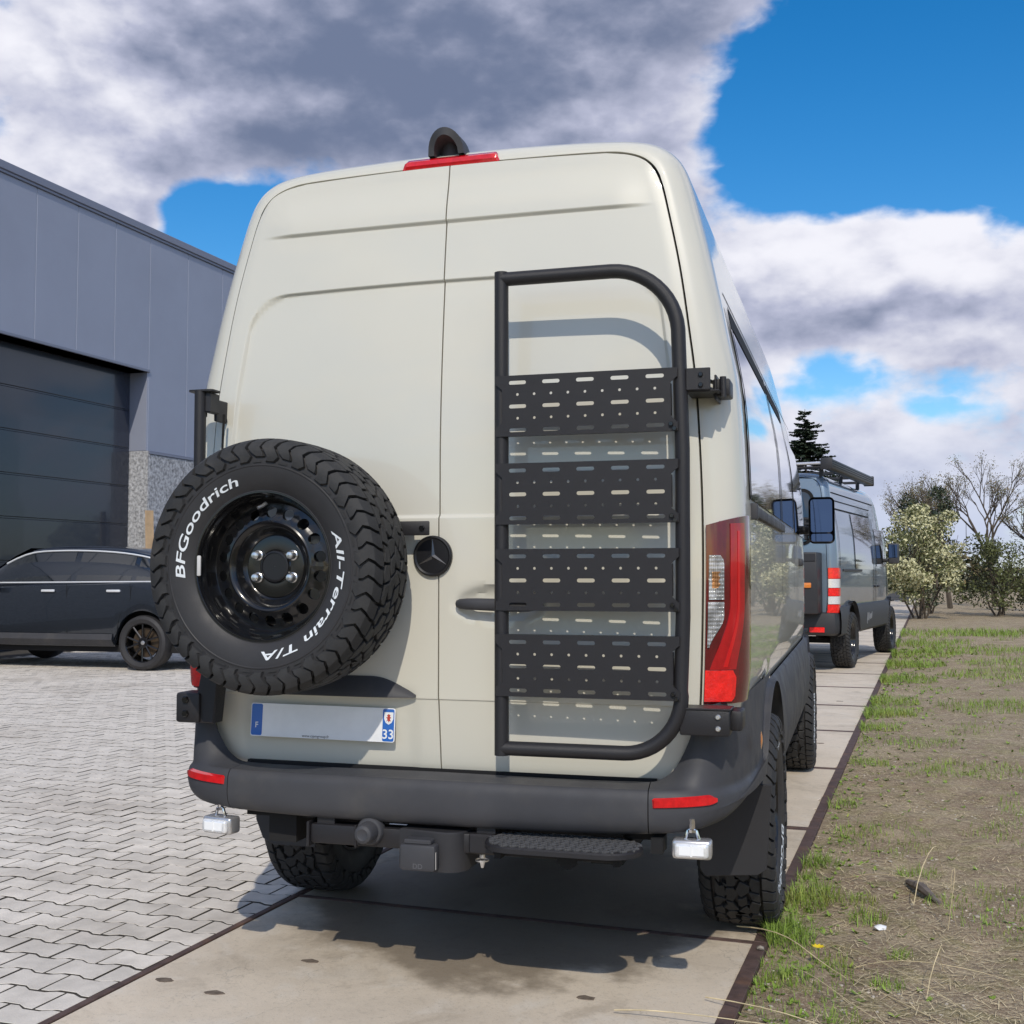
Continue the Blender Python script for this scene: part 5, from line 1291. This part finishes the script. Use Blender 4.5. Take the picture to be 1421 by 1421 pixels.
# ------------------------------------------------------------------ trees, shrubs and the far tree line
def quads(mb, c, rad, n, s0, s1, r, mi=(0,), flat=0.0):
    for k in range(n):
        while True:
            p = Vector((r.uniform(-1, 1), r.uniform(-1, 1), r.uniform(-1, 1)))
            if p.length < 1: break
        p = c+Vector((p.x*rad[0], p.y*rad[1], p.z*rad[2])); s_ = r.uniform(s0, s1)
        a = Vector((r.gauss(0, 1), r.gauss(0, 1), r.gauss(0, 1)*(1-flat))).normalized(); b = a.cross(Vector((r.gauss(0, 1), r.gauss(0, 1), r.gauss(0, 1)))).normalized()
        mb.add([p-a*s_, p+b*s_*.5, p+a*s_, p-b*s_*.5], [(0, 1, 2, 3)], r.choice(mi))
def limbs(mb, p, d, L, r_, depth, r, tips, spread=.6, nb=3):
    q = p+d*L*.5+Vector((r.uniform(-.06, .06), r.uniform(-.06, .06), 0))*L; e_ = p+d*L+Vector((r.uniform(-.1, .1), r.uniform(-.1, .1), 0))*L
    mb.tube([p, q, e_], [r_, r_*.82, r_*.6], 6 if depth > 1 else 4, False)
    if depth == 0: tips.append((e_, L)); return
    for k in range(nb):
        nd = (d+Vector((r.uniform(-1, 1), r.uniform(-1, 1), r.uniform(-.3, .6)))*spread).normalized()
        limbs(mb, lerp(q, e_, r.uniform(.1, 1)) if k else e_, nd, L*r.uniform(.62, .85), r_*.58, depth-1, r, tips, spread, nb)
def fir(loc, H, R_, seed, label):
    r = random.Random(seed); t = thing('fir_tree', label, 'tree', loc)
    mb = MB(); mb.tube([(0, 0, 0), (0, 0, H*.5), (0, 0, H)], [.16, .09, .012], 8); mb.build('trunk', BARK, t)
    mb = MB(); z = H*.12
    while z < H-.1:
        f = 1-(z/H); Lm = R_*f**.82+.10; nbr = int(9+9*f)
        for k in range(nbr):
            a = r.uniform(0, 2*pi); L = Lm*r.uniform(.45, 1.30); up = .25 if f < .2 else r.uniform(-.10, .12)
            d = Vector((cos(a), sin(a), up)); s_ = Vector((-sin(a), cos(a), 0))
            z0_ = z; z = z0_+r.uniform(-.12, .12)
            pts = [Vector((0, 0, z))+d*(L*u)+Vector((0, 0, -.20*L*u*u+.10*L*u**4)) for u in (0, .35, .7, 1)]
            mb.tube(pts, [.018, .013, .008, .003], 4, False, 0)
            for i in range(int(22+L*36)):
                u = r.uniform(.12, 1); p = Vector((0, 0, z))+d*(L*u)+Vector((0, 0, -.20*L*u*u+.10*L*u**4)); sl = r.uniform(.10, .24)*(1.15-.5*u); side = r.choice((-1, 1))
                q = p+(d*.55+s_*side*r.uniform(.4, 1)).normalized()*sl+Vector((0, 0, r.uniform(-.08, .02))); w_ = Vector((0, 0, 1)).cross(q-p).normalized()*.060+Vector((0, 0, r.uniform(-.05, .05)))
                mb.add([p-w_, p+w_, q+w_*.4, q-w_*.4], [(0, 1, 2, 3)], r.choice((1, 1, 2)))
        z += lerp(.15, .22, f)
    mb.build('crown', [BARK, NEEDLE, NEEDLE2], t, 0)
    return t
fir((-1.15, 57.9, -.15), 9.95, 3.3, 4, 'dark spiky fir tree rising behind the blue grey van')
def shrub(name, loc, H, R_, seed, mats_, label, n=2600, s=(.05, .10), cat='shrub', group=None, clumps=26):
    r = random.Random(seed); t = thing(name, label, cat, loc, group=group)
    mb = MB(); tips = []
    for k in range(6): limbs(mb, Vector((r.uniform(-.2, .2), r.uniform(-.2, .2), 0)), Vector((r.uniform(-.5, .5), r.uniform(-.5, .5), 1)).normalized(), H*.36, .035, 2, r, tips, .65, 3)
    mb.build('stem', BARK, t)
    mb = MB()
    for k in range(clumps):
        a = r.uniform(0, 2*pi); zz = H*r.uniform(.15, .95); rr_ = R_*sqrt(r.random())*sqrt(max(.08, 1-((zz/H-.45)/.6)**2)); c = Vector((rr_*cos(a), rr_*sin(a), zz)); q = r.uniform(.16, .30)*R_+.08
        quads(mb, c, (q, q, q*.8), n//clumps, s[0], s[1], r, (0, 0, 0, 1) if k % 3 else (0, 1, 1))
    mb.build('foliage', mats_, t, 0); return t
shrub('blossom_shrub', (3.05, 33.4, -.05), 3.5, 1.35, 8, [BLOSSOM, LEAFG], 'cream flowering shrub behind the front of the blue grey van', 9500, (.03, .07), clumps=44)
shrub('evergreen_shrub', (3.5, 38.0, -.1), 4.4, 1.15, 9, [LEAFD, NEEDLE], 'dark evergreen shrub standing behind the cream flowering shrub', 7000, (.03, .07), clumps=40)
shrub('evergreen_shrub', (5.6, 36.0, -.1), 2.6, 1.6, 19, [LEAFG, LEAFD], 'low olive green shrub right of the cream flowering shrub', 6500, (.03, .07), clumps=40)
def bare(loc, H, seed, label):
    r = random.Random(seed); t = thing('bare_tree', label, 'tree', loc, group='bare trees beyond the verge'); mb = MB(); tips = []
    limbs(mb, Vector((0, 0, 0)), Vector((r.uniform(-.06, .06), r.uniform(-.06, .06), 1)).normalized(), H*.27, .12, 5, r, tips, .52, 3)
    mb.build('trunk', BARK, t); mb = MB()
    for p, L in tips: quads(mb, p, (L*.45, L*.45, L*.45), 12, .018, .045, r, (0, 0, 1))
    mb.build('crown', [BUD, LEAFG], t, 0)
for k, (x, y, h, lb) in enumerate([(4.7, 44, 6.0, 'bare budding tree just right of the dark evergreen shrub'), (6.6, 47, 7.5, 'tall bare tree second from the dark evergreen shrub'), (7.6, 40, 5.2, 'small bare tree nearest behind the low olive shrub'), (9.2, 50, 8.0, 'tallest bare tree standing out on the right'), (3.4, 55, 7.2, 'bare tree farthest away behind the evergreen shrub'), (11.5, 46, 6.6, 'bare tree at the right end of the row'), (5.2, 62, 8.4, 'big bare tree far behind the others')]):
    bare((x, y, -.15), h, 30+k, lb)
mb = MB(); r = random.Random(77)
for k in range(90):
    x = -60+1.7*k+r.uniform(-1, 1); y = 118+r.uniform(-6, 6); h = r.uniform(2.2, 5.0)
    quads(mb, Vector((x, y, h*.45-.15)), (1.8, 1.6, h*.55), 110, .25, .6, r, (0, 0, 1))
tl_ = mb.build('distant_treeline', [LEAFD, BUD], smooth=0, kind='stuff')
